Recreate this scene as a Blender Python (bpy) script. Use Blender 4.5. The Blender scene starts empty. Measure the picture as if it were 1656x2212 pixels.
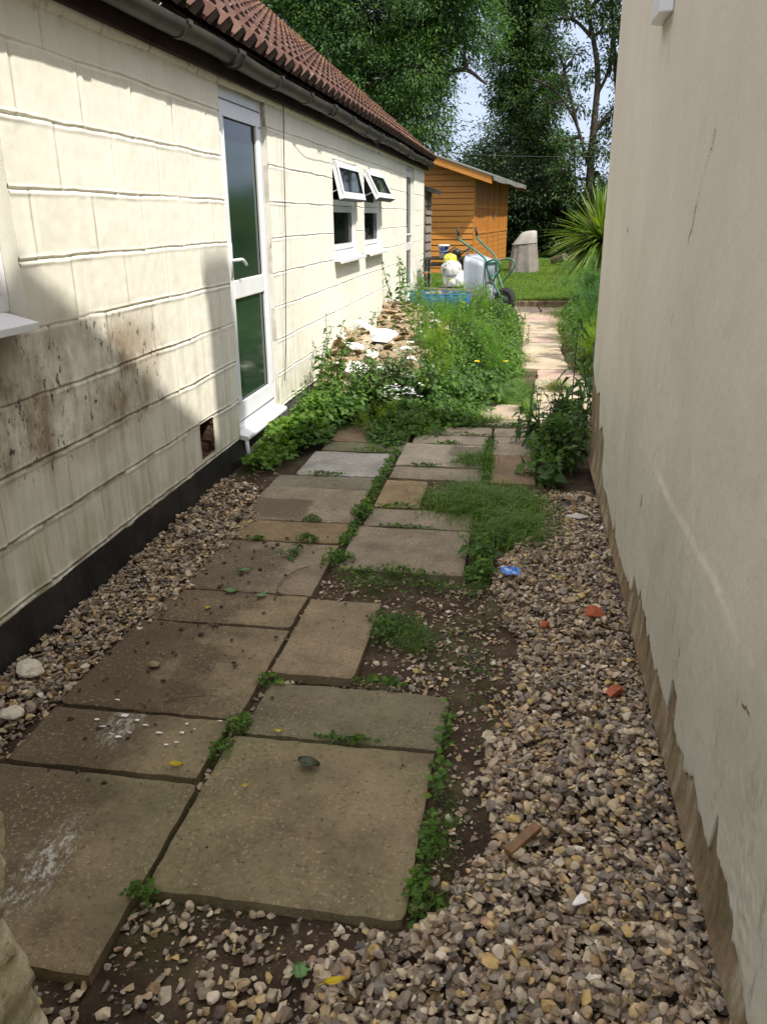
import bpy, bmesh, math, random
import numpy as np
from mathutils import Matrix, Vector
R = math.radians
random.seed(7)
rng = np.random.default_rng(7)
S = bpy.context.scene
COL = S.collection

# ---------------------------------------------------------------- camera, sky, sun, exposure
cam_d = bpy.data.cameras.new('camera')
cam = bpy.data.objects.new('camera', cam_d); COL.objects.link(cam)
cam_d.sensor_fit = 'VERTICAL'; cam_d.sensor_height = 24.0; cam_d.lens = 24.0 * 1760 / 2212
cam_d.clip_start = 0.05; cam_d.clip_end = 2000
cam.matrix_world = Matrix(((0.98679, -0.047487, 0.154887, 0), (0.161799, 0.336775, -0.92758, 0),
                           (-0.008114, 0.940387, 0.340009, 1.46), (0, 0, 0, 1)))
S.camera = cam
SUN_EL, SUN_A = 55.0, 33.0           # elevation; swing from +X towards -Y
to_sun = Vector((math.cos(R(SUN_EL)) * math.cos(R(SUN_A)), -math.cos(R(SUN_EL)) * math.sin(R(SUN_A)), math.sin(R(SUN_EL))))
sun_d = bpy.data.lights.new('sun', 'SUN'); sun_d.energy = 3.55; sun_d.angle = R(0.9); sun_d.color = (1.0, 0.95, 0.86)
sun = bpy.data.objects.new('sun', sun_d); COL.objects.link(sun)
sun.rotation_euler = to_sun.to_track_quat('Z', 'Y').to_euler()
world = bpy.data.worlds.new('World'); S.world = world; world.use_nodes = True
wn, wl = world.node_tree.nodes, world.node_tree.links
bg = wn['Background']; bg.inputs['Strength'].default_value = 0.15
sky = wn.new('ShaderNodeTexSky'); sky.sky_type = 'NISHITA'; sky.sun_disc = False
sky.sun_elevation = R(SUN_EL); sky.sun_rotation = R(90 + SUN_A); sky.dust_density = 2.0
tc = wn.new('ShaderNodeTexCoord'); mp = wn.new('ShaderNodeMapping'); mp.inputs['Scale'].default_value = (1, 1, 2.2)
cn = wn.new('ShaderNodeTexNoise'); cn.inputs['Scale'].default_value = 2.3; cn.inputs['Detail'].default_value = 8; cn.inputs['Roughness'].default_value = 0.6
cr = wn.new('ShaderNodeValToRGB'); cr.color_ramp.elements[0].position = 0.30; cr.color_ramp.elements[1].position = 0.52
cr.color_ramp.elements[0].color = (0.7, 0.7, 0.7, 1)
cm = wn.new('ShaderNodeMix'); cm.data_type = 'RGBA'; cs2 = wn.new('ShaderNodeSeparateXYZ'); cz = wn.new('ShaderNodeMapRange'); cz.interpolation_type = 'SMOOTHSTEP'; cz.inputs['From Min'].default_value = 0.30; cz.inputs['From Max'].default_value = 0.62
ch_ = wn.new('ShaderNodeMix'); ch_.data_type = 'RGBA'; ca, cb_ = [q for q in ch_.inputs if q.type == 'RGBA'][:2]; ca.default_value = (2.75, 3.15, 4.2, 1); cb_.default_value = (7.6, 7.5, 7.6, 1)
wl.new(tc.outputs['Generated'], cs2.inputs[0]); wl.new(cs2.outputs[2], cz.inputs['Value']); wl.new(cz.outputs[0], ch_.inputs['Factor'])
wl.new([q for q in ch_.outputs if q.type == 'RGBA'][0], [q for q in cm.inputs if q.type == 'RGBA'][1])
wl.new(tc.outputs['Generated'], mp.inputs['Vector']); wl.new(mp.outputs['Vector'], cn.inputs['Vector'])
wl.new(cn.outputs['Fac'], cr.inputs['Fac']); wl.new(cr.outputs['Color'], cm.inputs['Factor'])
wl.new(sky.outputs['Color'], cm.inputs['A']); wl.new(cm.outputs['Result'], bg.inputs['Color'])
S.view_settings.view_transform = 'Standard'; S.view_settings.look = 'None'
S.view_settings.gamma = 1.0; S.view_settings.exposure = 0.82
S.render.engine = 'CYCLES'
S.cycles.max_bounces = 7; S.cycles.diffuse_bounces = 4; S.cycles.transparent_max_bounces = 12
S.cycles.use_denoising = True

# ---------------------------------------------------------------- helpers: tags
def tag(o, label=None, cat=None, group=None, kind=None):
    if label: o['label'] = label
    if cat: o['category'] = cat
    if group: o['group'] = group
    if kind: o['kind'] = kind
    return o
def empty(name, loc, label=None, cat=None, group=None, rz=0.0):
    o = bpy.data.objects.new(name, None); COL.objects.link(o)
    o.location = loc; o.rotation_euler = (0, 0, rz); o.empty_display_size = 0.1
    return tag(o, label, cat, group)
def link(name, me, mats, parent=None, smooth=False, world_space=True):
    o = bpy.data.objects.new(name, me); COL.objects.link(o)
    for m in (mats if isinstance(mats, (list, tuple)) else [mats]): me.materials.append(m)
    if parent is not None:
        o.parent = parent
        if world_space:
            p = parent; M = Matrix.Identity(4)
            while p is not None:
                M = Matrix.LocRotScale(p.location, p.rotation_euler, p.scale) @ M; p = p.parent
            me.transform(M.inverted())
    me.polygons.foreach_set('use_smooth', [bool(smooth)] * len(me.polygons))
    return o
# ---------------------------------------------------------------- helpers: noise
_perm = np.random.default_rng(99).random((257, 257))
def vnoise(x, y):
    x = np.asarray(x, float); y = np.asarray(y, float)
    xi = np.floor(x).astype(int); yi = np.floor(y).astype(int); fx = x - xi; fy = y - yi
    fx = fx * fx * (3 - 2 * fx); fy = fy * fy * (3 - 2 * fy)
    a = _perm[xi % 256, yi % 256]; b = _perm[(xi + 1) % 256, yi % 256]; c = _perm[xi % 256, (yi + 1) % 256]; d = _perm[(xi + 1) % 256, (yi + 1) % 256]
    return (a * (1 - fx) + b * fx) * (1 - fy) + (c * (1 - fx) + d * fx) * fy
def fbm(x, y, o=4):
    s = 0; a = 0.5; x = np.asarray(x, float); y = np.asarray(y, float)
    for i in range(o): s = s + a * (vnoise(x, y) - 0.5); x = x * 2.03 + 17.1; y = y * 2.03 + 5.7; a *= 0.5
    return s
# ---------------------------------------------------------------- helpers: meshes from arrays
def mesh_np(name, V, F):
    """V (n,3); F list of (m,k) int arrays"""
    me = bpy.data.meshes.new(name)
    V = np.asarray(V, np.float32)
    F = [np.asarray(f, np.int32) for f in F if len(f)]
    me.vertices.add(len(V)); me.vertices.foreach_set('co', V.ravel())
    loops = np.concatenate([f.ravel() for f in F]); sizes = np.concatenate([np.full(len(f), f.shape[1], np.int32) for f in F])
    starts = np.concatenate([[0], np.cumsum(sizes)[:-1]]).astype(np.int32)
    me.loops.add(len(loops)); me.loops.foreach_set('vertex_index', loops)
    me.polygons.add(len(sizes)); me.polygons.foreach_set('loop_start', starts)
    try: me.polygons.foreach_set('loop_total', sizes)
    except Exception: pass
    me.update(calc_edges=True); me.validate()
    return me
class MB:
    def __init__(s): s.V = []; s.F = {}; s.n = 0
    def add(s, V, F):
        V = np.asarray(V, float); s.V.append(V)
        F = np.asarray(F)
        if F.ndim == 2 and F.dtype != object: s.F.setdefault(F.shape[1], []).append(F.astype(int) + s.n)
        else:
            for f in F: s.F.setdefault(len(f), []).append(np.asarray([f], int) + s.n)
        s.n += len(V); return s
    def poly(s, V, faces):
        V = np.asarray(V, float); s.V.append(V)
        for f in faces: s.F.setdefault(len(f), []).append(np.asarray([f], int) + s.n)
        s.n += len(V); return s
    def box(s, x0, x1, y0, y1, z0, z1):
        V = [(x0, y0, z0), (x1, y0, z0), (x1, y1, z0), (x0, y1, z0), (x0, y0, z1), (x1, y0, z1), (x1, y1, z1), (x0, y1, z1)]
        return s.poly(V, [(0, 3, 2, 1), (4, 5, 6, 7), (0, 1, 5, 4), (1, 2, 6, 5), (2, 3, 7, 6), (3, 0, 4, 7)])
    def obox(s, c, u, v, w, a, b, d):
        """oriented box: centre c, unit axes u v w, half sizes a b d"""
        c, u, v, w = [np.asarray(q, float) for q in (c, u, v, w)]; V = []
        for k in (-1, 1):
            for i, j in ((-1, -1), (1, -1), (1, 1), (-1, 1)): V.append(c + u * a * i + v * b * j + w * d * k)
        return s.poly(V, [(0, 3, 2, 1), (4, 5, 6, 7), (0, 1, 5, 4), (1, 2, 6, 5), (2, 3, 7, 6), (3, 0, 4, 7)])
    def prism(s, poly, axis, a, b):
        """poly 2D points; axis 'x' (pts y,z), 'y' (pts x,z), 'z' (pts x,y); from a to b"""
        n = len(poly); V = []
        for t in (a, b):
            for p, q in poly: V.append({'x': (t, p, q), 'y': (p, t, q), 'z': (p, q, t)}[axis])
        F = [tuple(range(n))[::-1], tuple(range(n, 2 * n))] + [(i, (i + 1) % n, n + (i + 1) % n, n + i) for i in range(n)]
        return s.poly(V, F)
    def tube(s, P, r, n=8, cap=True, closed=False):
        P = np.asarray(P, float); m = len(P); rr = np.full(m, r) if np.isscalar(r) else np.asarray(r, float)
        T = np.gradient(P, axis=0); T /= np.linalg.norm(T, axis=1)[:, None] + 1e-9
        up = np.array([0, 0, 1.0]) if abs(T[0][2]) < 0.9 else np.array([1.0, 0, 0])
        A = np.cross(T[0], up); A /= np.linalg.norm(A); V = []
        ang = np.arange(n) * 2 * np.pi / n
        for i in range(m):
            A = A - T[i] * (A @ T[i]); A /= np.linalg.norm(A) + 1e-9; Bq = np.cross(T[i], A)
            V.append(P[i] + rr[i] * (np.cos(ang)[:, None] * A + np.sin(ang)[:, None] * Bq))
        V = np.concatenate(V); F = []
        for i in range(m - 1):
            for j in range(n): k = (j + 1) % n; F.append((i * n + j, i * n + k, (i + 1) * n + k, (i + 1) * n + j))
        s.add(V, np.array(F))
        if cap:
            s.F.setdefault(n, []).append(np.array([list(range(n))[::-1]]) + s.n - len(V))
            s.F.setdefault(n, []).append(np.array([list(range((m - 1) * n, m * n))]) + s.n - len(V))
        return s
    def lathe(s, prof, c, n=24, axis='z', R_=None):
        """prof list of (r, h)"""
        ang = np.arange(n) * 2 * np.pi / n; V = []
        for r, h in prof: V.append(np.stack([r * np.cos(ang), r * np.sin(ang), np.full(n, h)], 1))
        V = np.concatenate(V); m = len(prof)
        if axis == 'x': V = V[:, [2, 0, 1]]
        if axis == 'y': V = V[:, [1, 2, 0]]
        if R_ is not None: V = V @ np.asarray(R_).T
        V = V + np.asarray(c, float)
        F = [(i * n + j, i * n + (j + 1) % n, (i + 1) * n + (j + 1) % n, (i + 1) * n + j) for i in range(m - 1) for j in range(n)]
        return s.add(V, np.array(F))
    def grid(s, X, Y, Z, mask=None, flip=False):
        """2D arrays"""
        a, b = X.shape; V = np.stack([X.ravel(), Y.ravel(), Z.ravel()], 1)
        I = np.arange(a * b).reshape(a, b); F = np.stack([I[:-1, :-1], I[1:, :-1], I[1:, 1:], I[:-1, 1:]], -1).reshape(-1, 4)
        if flip: F = F[:, ::-1]
        if mask is not None: F = F[mask.ravel()]
        return s.add(V, F)
    def mesh(s, name='m'):
        return mesh_np(name, np.concatenate(s.V), [np.concatenate(v) for v in s.F.values()])
    def build(s, name, mats, parent=None, smooth=False, bevel=0, seg=2, merge=False):
        o = link(name, s.mesh(name), mats, parent, smooth)
        if merge or bevel:
            bm = bmesh.new(); bm.from_mesh(o.data); bmesh.ops.remove_doubles(bm, verts=bm.verts, dist=1e-5)
            bmesh.ops.recalc_face_normals(bm, faces=bm.faces); bm.to_mesh(o.data); bm.free()
        if bevel:
            m = o.modifiers.new('bevel', 'BEVEL'); m.width = bevel; m.segments = seg; m.limit_method = 'ANGLE'; m.angle_limit = R(40)
        return o
def join2(name, a, b, mats, parent=None, smooth=False):
    """one mesh from two builders, the second taking the second material"""
    A, B_ = a.mesh('a'), b.mesh('b'); bm = bmesh.new(); bm.from_mesh(A); n = len(bm.faces); bm.from_mesh(B_)
    for i, f in enumerate(bm.faces):
        if i >= n: f.material_index = 1
    me = bpy.data.meshes.new(name); bm.to_mesh(me); bm.free(); bpy.data.meshes.remove(A); bpy.data.meshes.remove(B_)
    return link(name, me, mats, parent, smooth)
def catmull(P, k=6):
    P = np.asarray(P, float); Q = np.vstack([2 * P[0] - P[1], P, 2 * P[-1] - P[-2]]); out = []
    for i in range(1, len(Q) - 2):
        for t in np.linspace(0, 1, k, endpoint=False):
            a, b, c, d = Q[i - 1:i + 3]
            out.append(0.5 * (2 * b + (c - a) * t + (2 * a - 5 * b + 4 * c - d) * t * t + (3 * b - a - 3 * c + d) * t ** 3))
    out.append(P[-1]); return np.array(out)
def unit(v):
    v = np.asarray(v, float); return v / (np.linalg.norm(v, axis=-1, keepdims=True) + 1e-9)
def rdirs(n, flat=1.0, r=None):
    r = r or rng; v = r.normal(size=(n, 3)); v[:, 2] *= flat; return unit(v)
# leaves: base P, direction D, approximate normal N, length L, width W
def leaf_arrays(P, D, N, L, W, fold=0.15, droop=0.1):
    n = len(P); D = unit(D); Sd = unit(np.cross(D, N)); N = unit(np.cross(Sd, D))
    L = np.broadcast_to(np.asarray(L, float), (n,))[:, None]; W = np.broadcast_to(np.asarray(W, float), (n,))[:, None]
    mid = P + D * L * 0.48 - N * 0
    dn = np.zeros((n, 3)); dn[:, 2] = -1
    tip = P + D * L + dn * L * droop
    lf = P + D * L * 0.40 + Sd * W / 2 + N * W * fold; rt = P + D * L * 0.40 - Sd * W / 2 + N * W * fold
    V = np.stack([P, lf, tip, rt, mid], 1).reshape(-1, 3)
    b = (np.arange(n) * 5)[:, None]
    F = np.concatenate([b + [0, 4, 1], b + [1, 4, 2], b + [2, 4, 3], b + [3, 4, 0]])
    return V, F
def blade_arrays(P, D, L, W, bend=0.5):
    """grass blades: 2 segments, curving over along D's horizontal part"""
    n = len(P); L = np.broadcast_to(np.asarray(L, float), (n,))[:, None]; W = np.broadcast_to(np.asarray(W, float), (n,))[:, None]
    D = unit(D); H_ = D.copy(); H_[:, 2] = 0; H_ = unit(H_); Sd = np.stack([-H_[:, 1], H_[:, 0], np.zeros(n)], 1)
    m = P + D * L * 0.55; t = m + unit(D + H_ * bend * 1.6 - np.array([0, 0, bend * 0.9])) * L * 0.5
    V = np.stack([P - Sd * W / 2, P + Sd * W / 2, m + Sd * W * 0.38, m - Sd * W * 0.38, t], 1).reshape(-1, 3)
    b = (np.arange(n) * 5)[:, None]
    return V, b + np.array([0, 1, 2, 3]), b + np.array([3, 2, 4])
def add_leaves(mb, *a, **k):
    V, F = leaf_arrays(*a, **k); mb.add(V, F)
def add_blades(mb, *a, **k):
    V, q, t = blade_arrays(*a, **k); n0 = mb.n; mb.add(V, q); mb.F.setdefault(3, []).append(t + n0)

# ---------------------------------------------------------------- helpers: materials
class NT:
    def __init__(s, name):
        s.m = bpy.data.materials.new(name); s.m.use_nodes = True; s.t = s.m.node_tree; s.t.nodes.clear()
        s.out = s.t.nodes.new('ShaderNodeOutputMaterial')
    def n(s, ty, ins=None, **kw):
        nd = s.t.nodes.new(ty)
        for k, v in kw.items(): setattr(nd, k, v)
        if ins:
            for k, v in ins.items():
                sock = nd.inputs[k]
                if isinstance(v, bpy.types.NodeSocket): s.t.links.new(v, sock)
                else: sock.default_value = v
        return nd
    def geo(s): return s.n('ShaderNodeNewGeometry')
    def pos(s, scale=(1, 1, 1), loc=(0, 0, 0)):
        g = s.geo(); return s.n('ShaderNodeMapping', {'Vector': g.outputs['Position'], 'Scale': scale, 'Location': loc}).outputs[0]
    def noise(s, vec, scale, detail=4, rough=0.55, dist=0.0):
        return s.n('ShaderNodeTexNoise', {'Vector': vec, 'Scale': scale, 'Detail': detail, 'Roughness': rough, 'Distortion': dist}).outputs['Fac']
    def voro(s, vec, scale, feature='F1', out='Distance'):
        return s.n('ShaderNodeTexVoronoi', {'Vector': vec, 'Scale': scale}, feature=feature).outputs[out]
    def ramp(s, fac, stops, interp='LINEAR'):
        r = s.n('ShaderNodeValToRGB', {'Fac': fac}); c = r.color_ramp; c.interpolation = interp
        while len(c.elements) < len(stops): c.elements.new(0.5)
        for e, (p, col) in zip(c.elements, stops):
            e.position = p; e.color = (tuple(col) + (1,)) if not np.isscalar(col) else (col, col, col, 1)
        return r.outputs['Color']
    def mix(s, f, a, b, mode='MIX'):
        nd = s.n('ShaderNodeMix', data_type='RGBA', blend_type=mode)
        for k, v in (('Factor', f), ('A', a), ('B', b)):
            sock = [q for q in nd.inputs if q.name == k and q.enabled and (k == 'Factor' or q.type == 'RGBA')][0]
            if isinstance(v, bpy.types.NodeSocket): s.t.links.new(v, sock)
            else: sock.default_value = v if np.isscalar(v) else (tuple(v) + (1,))[:4]
        return [q for q in nd.outputs if q.type == 'RGBA'][0]
    def math(s, op, a, b=0.0, c=None, clamp=False):
        nd = s.n('ShaderNodeMath', operation=op, use_clamp=clamp)
        for i, v in enumerate((a, b) + ((c,) if c is not None else ())):
            if isinstance(v, bpy.types.NodeSocket): s.t.links.new(v, nd.inputs[i])
            else: nd.inputs[i].default_value = v
        return nd.outputs[0]
    def sep(s):
        return s.n('ShaderNodeSeparateXYZ', {'Vector': s.geo().outputs['Position']}).outputs
    def band(s, v, a, b):
        """smooth 0->1 as v goes a->b"""
        return s.n('ShaderNodeMapRange', {'Value': v, 'From Min': a, 'From Max': b}, interpolation_type='SMOOTHSTEP').outputs[0]
    def bump(s, h, strength=0.3, dist=0.01):
        return s.n('ShaderNodeBump', {'Height': h, 'Strength': strength, 'Distance': dist}).outputs[0]
    def bsdf(s, col, rough=0.8, spec=0.3, normal=None, metal=0.0, **k):
        ins = {'Base Color': col if isinstance(col, bpy.types.NodeSocket) else tuple(col) + (1,), 'Roughness': rough, 'Specular IOR Level': spec, 'Metallic': metal}
        if normal is not None: ins['Normal'] = normal
        ins.update(k)
        b = s.n('ShaderNodeBsdfPrincipled', ins); s.t.links.new(b.outputs[0], s.out.inputs[0]); return b
def plain(name, col, rough=0.5, spec=0.4, metal=0.0, var=0.12, scale=8.0, bump=0.1, dist=0.003, dirt=None):
    t = NT(name); v = t.pos(); nz = t.noise(v, scale, 6)
    c0 = tuple(x * (1 - var) for x in col); c1 = tuple(min(1, x * (1 + var)) for x in col)
    c = t.ramp(nz, [(0.3, c0), (0.7, c1)])
    if dirt is not None:
        d = t.ramp(t.noise(v, scale * 0.6, 8, 0.7), [(0.48, 0.0), (0.72, 0.8)]); c = t.mix(d, c, dirt)
    t.bsdf(c, rough, spec, t.bump(t.noise(v, scale * 7, 4), bump, dist), metal); return t.m
def leafmat(name, cols, trans=0.35, rough=0.6, spec=0.22, big=1.2):
    t = NT(name); ri = t.geo().outputs['Random Per Island']
    n = len(cols); c = t.ramp(ri, [(i / max(1, n - 1), cl) for i, cl in enumerate(cols)])
    nz = t.noise(t.pos(), big, 3); c = t.mix(t.ramp(nz, [(0.38, 0.0), (0.62, 0.55)]), c, t.mix(1.0, c, (1.35, 1.25, 0.55), 'MULTIPLY'))
    b = t.bsdf(c, rough, spec)
    tr = t.n('ShaderNodeBsdfTranslucent', {'Color': t.mix(1.0, c, (1.5, 1.8, 0.6), 'MULTIPLY')})
    mx = t.n('ShaderNodeMixShader', {'Fac': trans}); t.t.links.new(b.outputs[0], mx.inputs[1]); t.t.links.new(tr.outputs[0], mx.inputs[2])
    t.t.links.new(mx.outputs[0], t.out.inputs[0]); return t.m
M = {}
# ---------------------------------------------------------------- materials
def m_cream():
    t = NT('cream_masonry_paint'); v = t.pos(); s = t.sep(); Y, Z = s[1], s[2]
    c = t.ramp(t.noise(v, 1.6, 5), [(0.3, (0.72, 0.695, 0.59)), (0.7, (0.80, 0.775, 0.68))])
    st = t.noise(t.pos((1, 9, 0.7)), 2.2, 6, 0.6)
    c = t.mix(t.ramp(st, [(0.48, 0.0), (0.78, 0.32)]), c, (0.54, 0.51, 0.43))
    lowm = t.math('SUBTRACT', 1.0, t.band(Z, 0.2, 1.6))
    c = t.mix(t.math('MULTIPLY', t.ramp(t.noise(t.pos((1, 7, 0.5), (3, 1, 2)), 2.8, 6, 0.65), [(0.45, 0.0), (0.66, 0.5)]), t.math('MULTIPLY', lowm, t.math('SUBTRACT', 1.0, t.band(Y, 5.6, 7.5)))), c, (0.40, 0.37, 0.29))
    row = t.math('FLOOR', t.math('DIVIDE', t.math('SUBTRACT', Z, 0.151), 0.2352)); par = t.math('FLOORED_MODULO', row, 2.0)
    uu = t.math('ABSOLUTE', t.math('SUBTRACT', t.math('FLOORED_MODULO', t.math('SUBTRACT', t.math('ADD', Y, t.math('MULTIPLY', par, 0.225)), 0.14), 0.45), 0.225))
    vj = t.math('MULTIPLY', t.math('SUBTRACT', 1.0, t.band(uu, 0.003, 0.015)), t.ramp(t.noise(v, 4, 5, 0.6), [(0.36, 0.1), (0.56, 0.75)])); vj = t.math('MULTIPLY', vj, t.math('SUBTRACT', 1.0, t.band(Y, 5.9, 6.8)))
    c = t.mix(vj, c, (0.38, 0.34, 0.26))
    # algae towards the foot of the wall
    al = t.math('MULTIPLY', t.math('SUBTRACT', 1.0, t.band(Z, 0.12, 0.62)), t.ramp(t.noise(t.pos((1, 4, 1.2)), 2.2, 6, 0.6), [(0.36, 0.0), (0.66, 0.62)]))
    al = t.math('MULTIPLY', al, t.math('SUBTRACT', 1.0, t.band(Y, 5.5, 8.5)))
    c = t.mix(al, c, (0.33, 0.34, 0.15))
    # brown mould bloom under the near window
    my = t.math('MULTIPLY', t.math('SUBTRACT', 1.0, t.band(t.math('ABSOLUTE', t.math('SUBTRACT', Y, 2.85)), 0.45, 1.25)),
                t.math('SUBTRACT', 1.0, t.band(t.math('ABSOLUTE', t.math('SUBTRACT', Z, 0.82)), 0.12, 0.36)))
    b1 = t.math('MULTIPLY', my, t.ramp(t.noise(t.pos((1, 2.0, 1.3)), 2.6, 8, 0.62), [(0.36, 0.0), (0.56, 0.95)]))
    c = t.mix(b1, c, (0.27, 0.205, 0.13))
    sp = t.math('MULTIPLY', t.math('MULTIPLY', t.band(my, 0.15, 0.6), t.ramp(t.noise(t.pos((1, 1.3, 0.7)), 26, 7, 0.7), [(0.555, 0.0), (0.61, 0.95)])), t.ramp(t.noise(v, 5.0, 3), [(0.43, 0.0), (0.53, 1.0)]))
    c = t.mix(sp, c, (0.035, 0.028, 0.02))
    jf = t.math('FRACT', t.math('DIVIDE', t.math('SUBTRACT', Z, 0.151 - 0.1176), 0.2352)); jm = t.math('SUBTRACT', 1.0, t.band(t.math('ABSOLUTE', t.math('SUBTRACT', jf, 0.5)), 0.01, 0.07))
    jm = t.math('MULTIPLY', jm, t.math('MULTIPLY', t.math('SUBTRACT', 1.0, t.band(Z, 0.6, 1.15)), t.math('SUBTRACT', 1.0, t.band(Y, 3.8, 5.2)))); jm = t.math('MULTIPLY', jm, t.ramp(t.noise(v, 5, 6, 0.7), [(0.38, 0.0), (0.56, 0.8)]))
    c = t.mix(jm, c, (0.14, 0.11, 0.07))
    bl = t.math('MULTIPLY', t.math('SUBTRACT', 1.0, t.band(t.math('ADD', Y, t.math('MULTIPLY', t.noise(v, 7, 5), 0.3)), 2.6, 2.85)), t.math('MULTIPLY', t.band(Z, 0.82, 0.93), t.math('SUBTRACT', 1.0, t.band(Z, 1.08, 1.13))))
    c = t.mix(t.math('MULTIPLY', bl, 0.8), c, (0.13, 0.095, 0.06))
    # black specks at the eave
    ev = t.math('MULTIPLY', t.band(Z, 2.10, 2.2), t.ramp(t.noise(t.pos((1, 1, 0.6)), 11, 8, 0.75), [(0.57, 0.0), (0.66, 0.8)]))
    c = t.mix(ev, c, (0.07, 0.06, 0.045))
    chips = t.ramp(t.noise(v, 60, 3), [(0.74, 0.0), (0.765, 0.8)])
    c = t.mix(chips, c, (0.22, 0.19, 0.14))
    h = t.math('ADD', t.math('MULTIPLY', t.noise(v, 14, 6, 0.6), 0.7), t.math('MULTIPLY', t.noise(v, 90, 4), 0.25))
    t.bsdf(c, 0.66, 0.3, t.bump(h, 0.3, 0.008)); return t.m
def m_plaster():
    t = NT('painted_smooth_render'); v = t.pos(); s = t.sep(); Y, Z = s[1], s[2]
    c = t.ramp(t.noise(t.pos((1, 1.0, 0.7)), 1.1, 6), [(0.3, (0.545, 0.50, 0.415)), (0.7, (0.62, 0.57, 0.48))])
    g = t.math('MULTIPLY', t.math('SUBTRACT', 1.0, t.band(t.math('ADD', Z, t.math('MULTIPLY', t.math('SUBTRACT', t.noise(v, 3, 5), 0.5), 0.2)), 0.60, 0.74)), t.ramp(t.noise(t.pos((1, 2, 0.8)), 1.7, 6, 0.6), [(0.3, 0.15), (0.62, 0.75)]))
    c = t.mix(g, c, (0.49, 0.485, 0.405))
    c = t.mix(t.ramp(t.noise(t.pos((1, 1, 0.8), (2, 7, 1)), 2.6, 7, 0.6), [(0.48, 0.0), (0.7, 0.35)]), c, (0.66, 0.65, 0.57))
    c = t.mix(t.ramp(t.noise(v, 70, 5, 0.7), [(0.5, 0.0), (0.75, 0.25)]), c, (0.36, 0.34, 0.28))
    c = t.mix(t.math('MULTIPLY', t.math('SUBTRACT', 1.0, t.band(Z, 0.5, 1.5)), t.ramp(t.noise(t.pos((1, 1.3, 0.9), (1, 4, 2)), 1.9, 7, 0.62), [(0.46, 0.0), (0.62, 0.45)])), c, (0.40, 0.38, 0.29))
    c = t.mix(t.ramp(t.noise(t.pos((1, 1, 1), (7, 1, 3)), 3.4, 9, 0.75), [(0.60, 0.0), (0.66, 0.22)]), c, (0.34, 0.31, 0.25))
    st = t.ramp(t.noise(t.pos((1, 3, 0.5)), 2.0, 6, 0.6), [(0.52, 0.0), (0.75, 0.16)]); c = t.mix(st, c, (0.43, 0.40, 0.32))
    sp = t.math('MULTIPLY', t.math('SUBTRACT', 1.0, t.band(Z, 0.35, 0.85)), t.ramp(t.noise(t.pos((1, 1.5, 0.45)), 15, 8, 0.72), [(0.575, 0.0), (0.66, 0.5)]))
    c = t.mix(sp, c, (0.22, 0.20, 0.14))
    ch = t.ramp(t.noise(v, 45, 3), [(0.755, 0.0), (0.775, 0.85)]); c = t.mix(ch, c, (0.24, 0.21, 0.16))
    h = t.math('ADD', t.math('MULTIPLY', t.noise(v, 7, 5, 0.5), 0.6), t.math('MULTIPLY', t.noise(v, 45, 6, 0.6), 0.4))
    t.bsdf(c, 0.7, 0.25, t.bump(h, 0.4, 0.011)); return t.m
def m_undercoat():
    t = NT('bare_brown_render'); v = t.pos()
    c = t.ramp(t.noise(t.pos((1, 3, 1)), 4, 7, 0.65), [(0.3, (0.11, 0.075, 0.045)), (0.5, (0.25, 0.19, 0.12)), (0.66, (0.42, 0.37, 0.28))])
    c = t.mix(t.ramp(t.noise(v, 9, 5), [(0.56, 0.0), (0.66, 0.7)]), c, (0.13, 0.15, 0.06))
    c = t.mix(t.ramp(t.noise(t.pos((1, 1, 1), (5, 2, 1)), 3, 4), [(0.62, 0.0), (0.72, 0.4)]), c, (0.30, 0.17, 0.10))
    t.bsdf(c, 0.9, 0.15, t.bump(t.noise(v, 40, 6, 0.7), 0.7, 0.01)); return t.m
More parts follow.
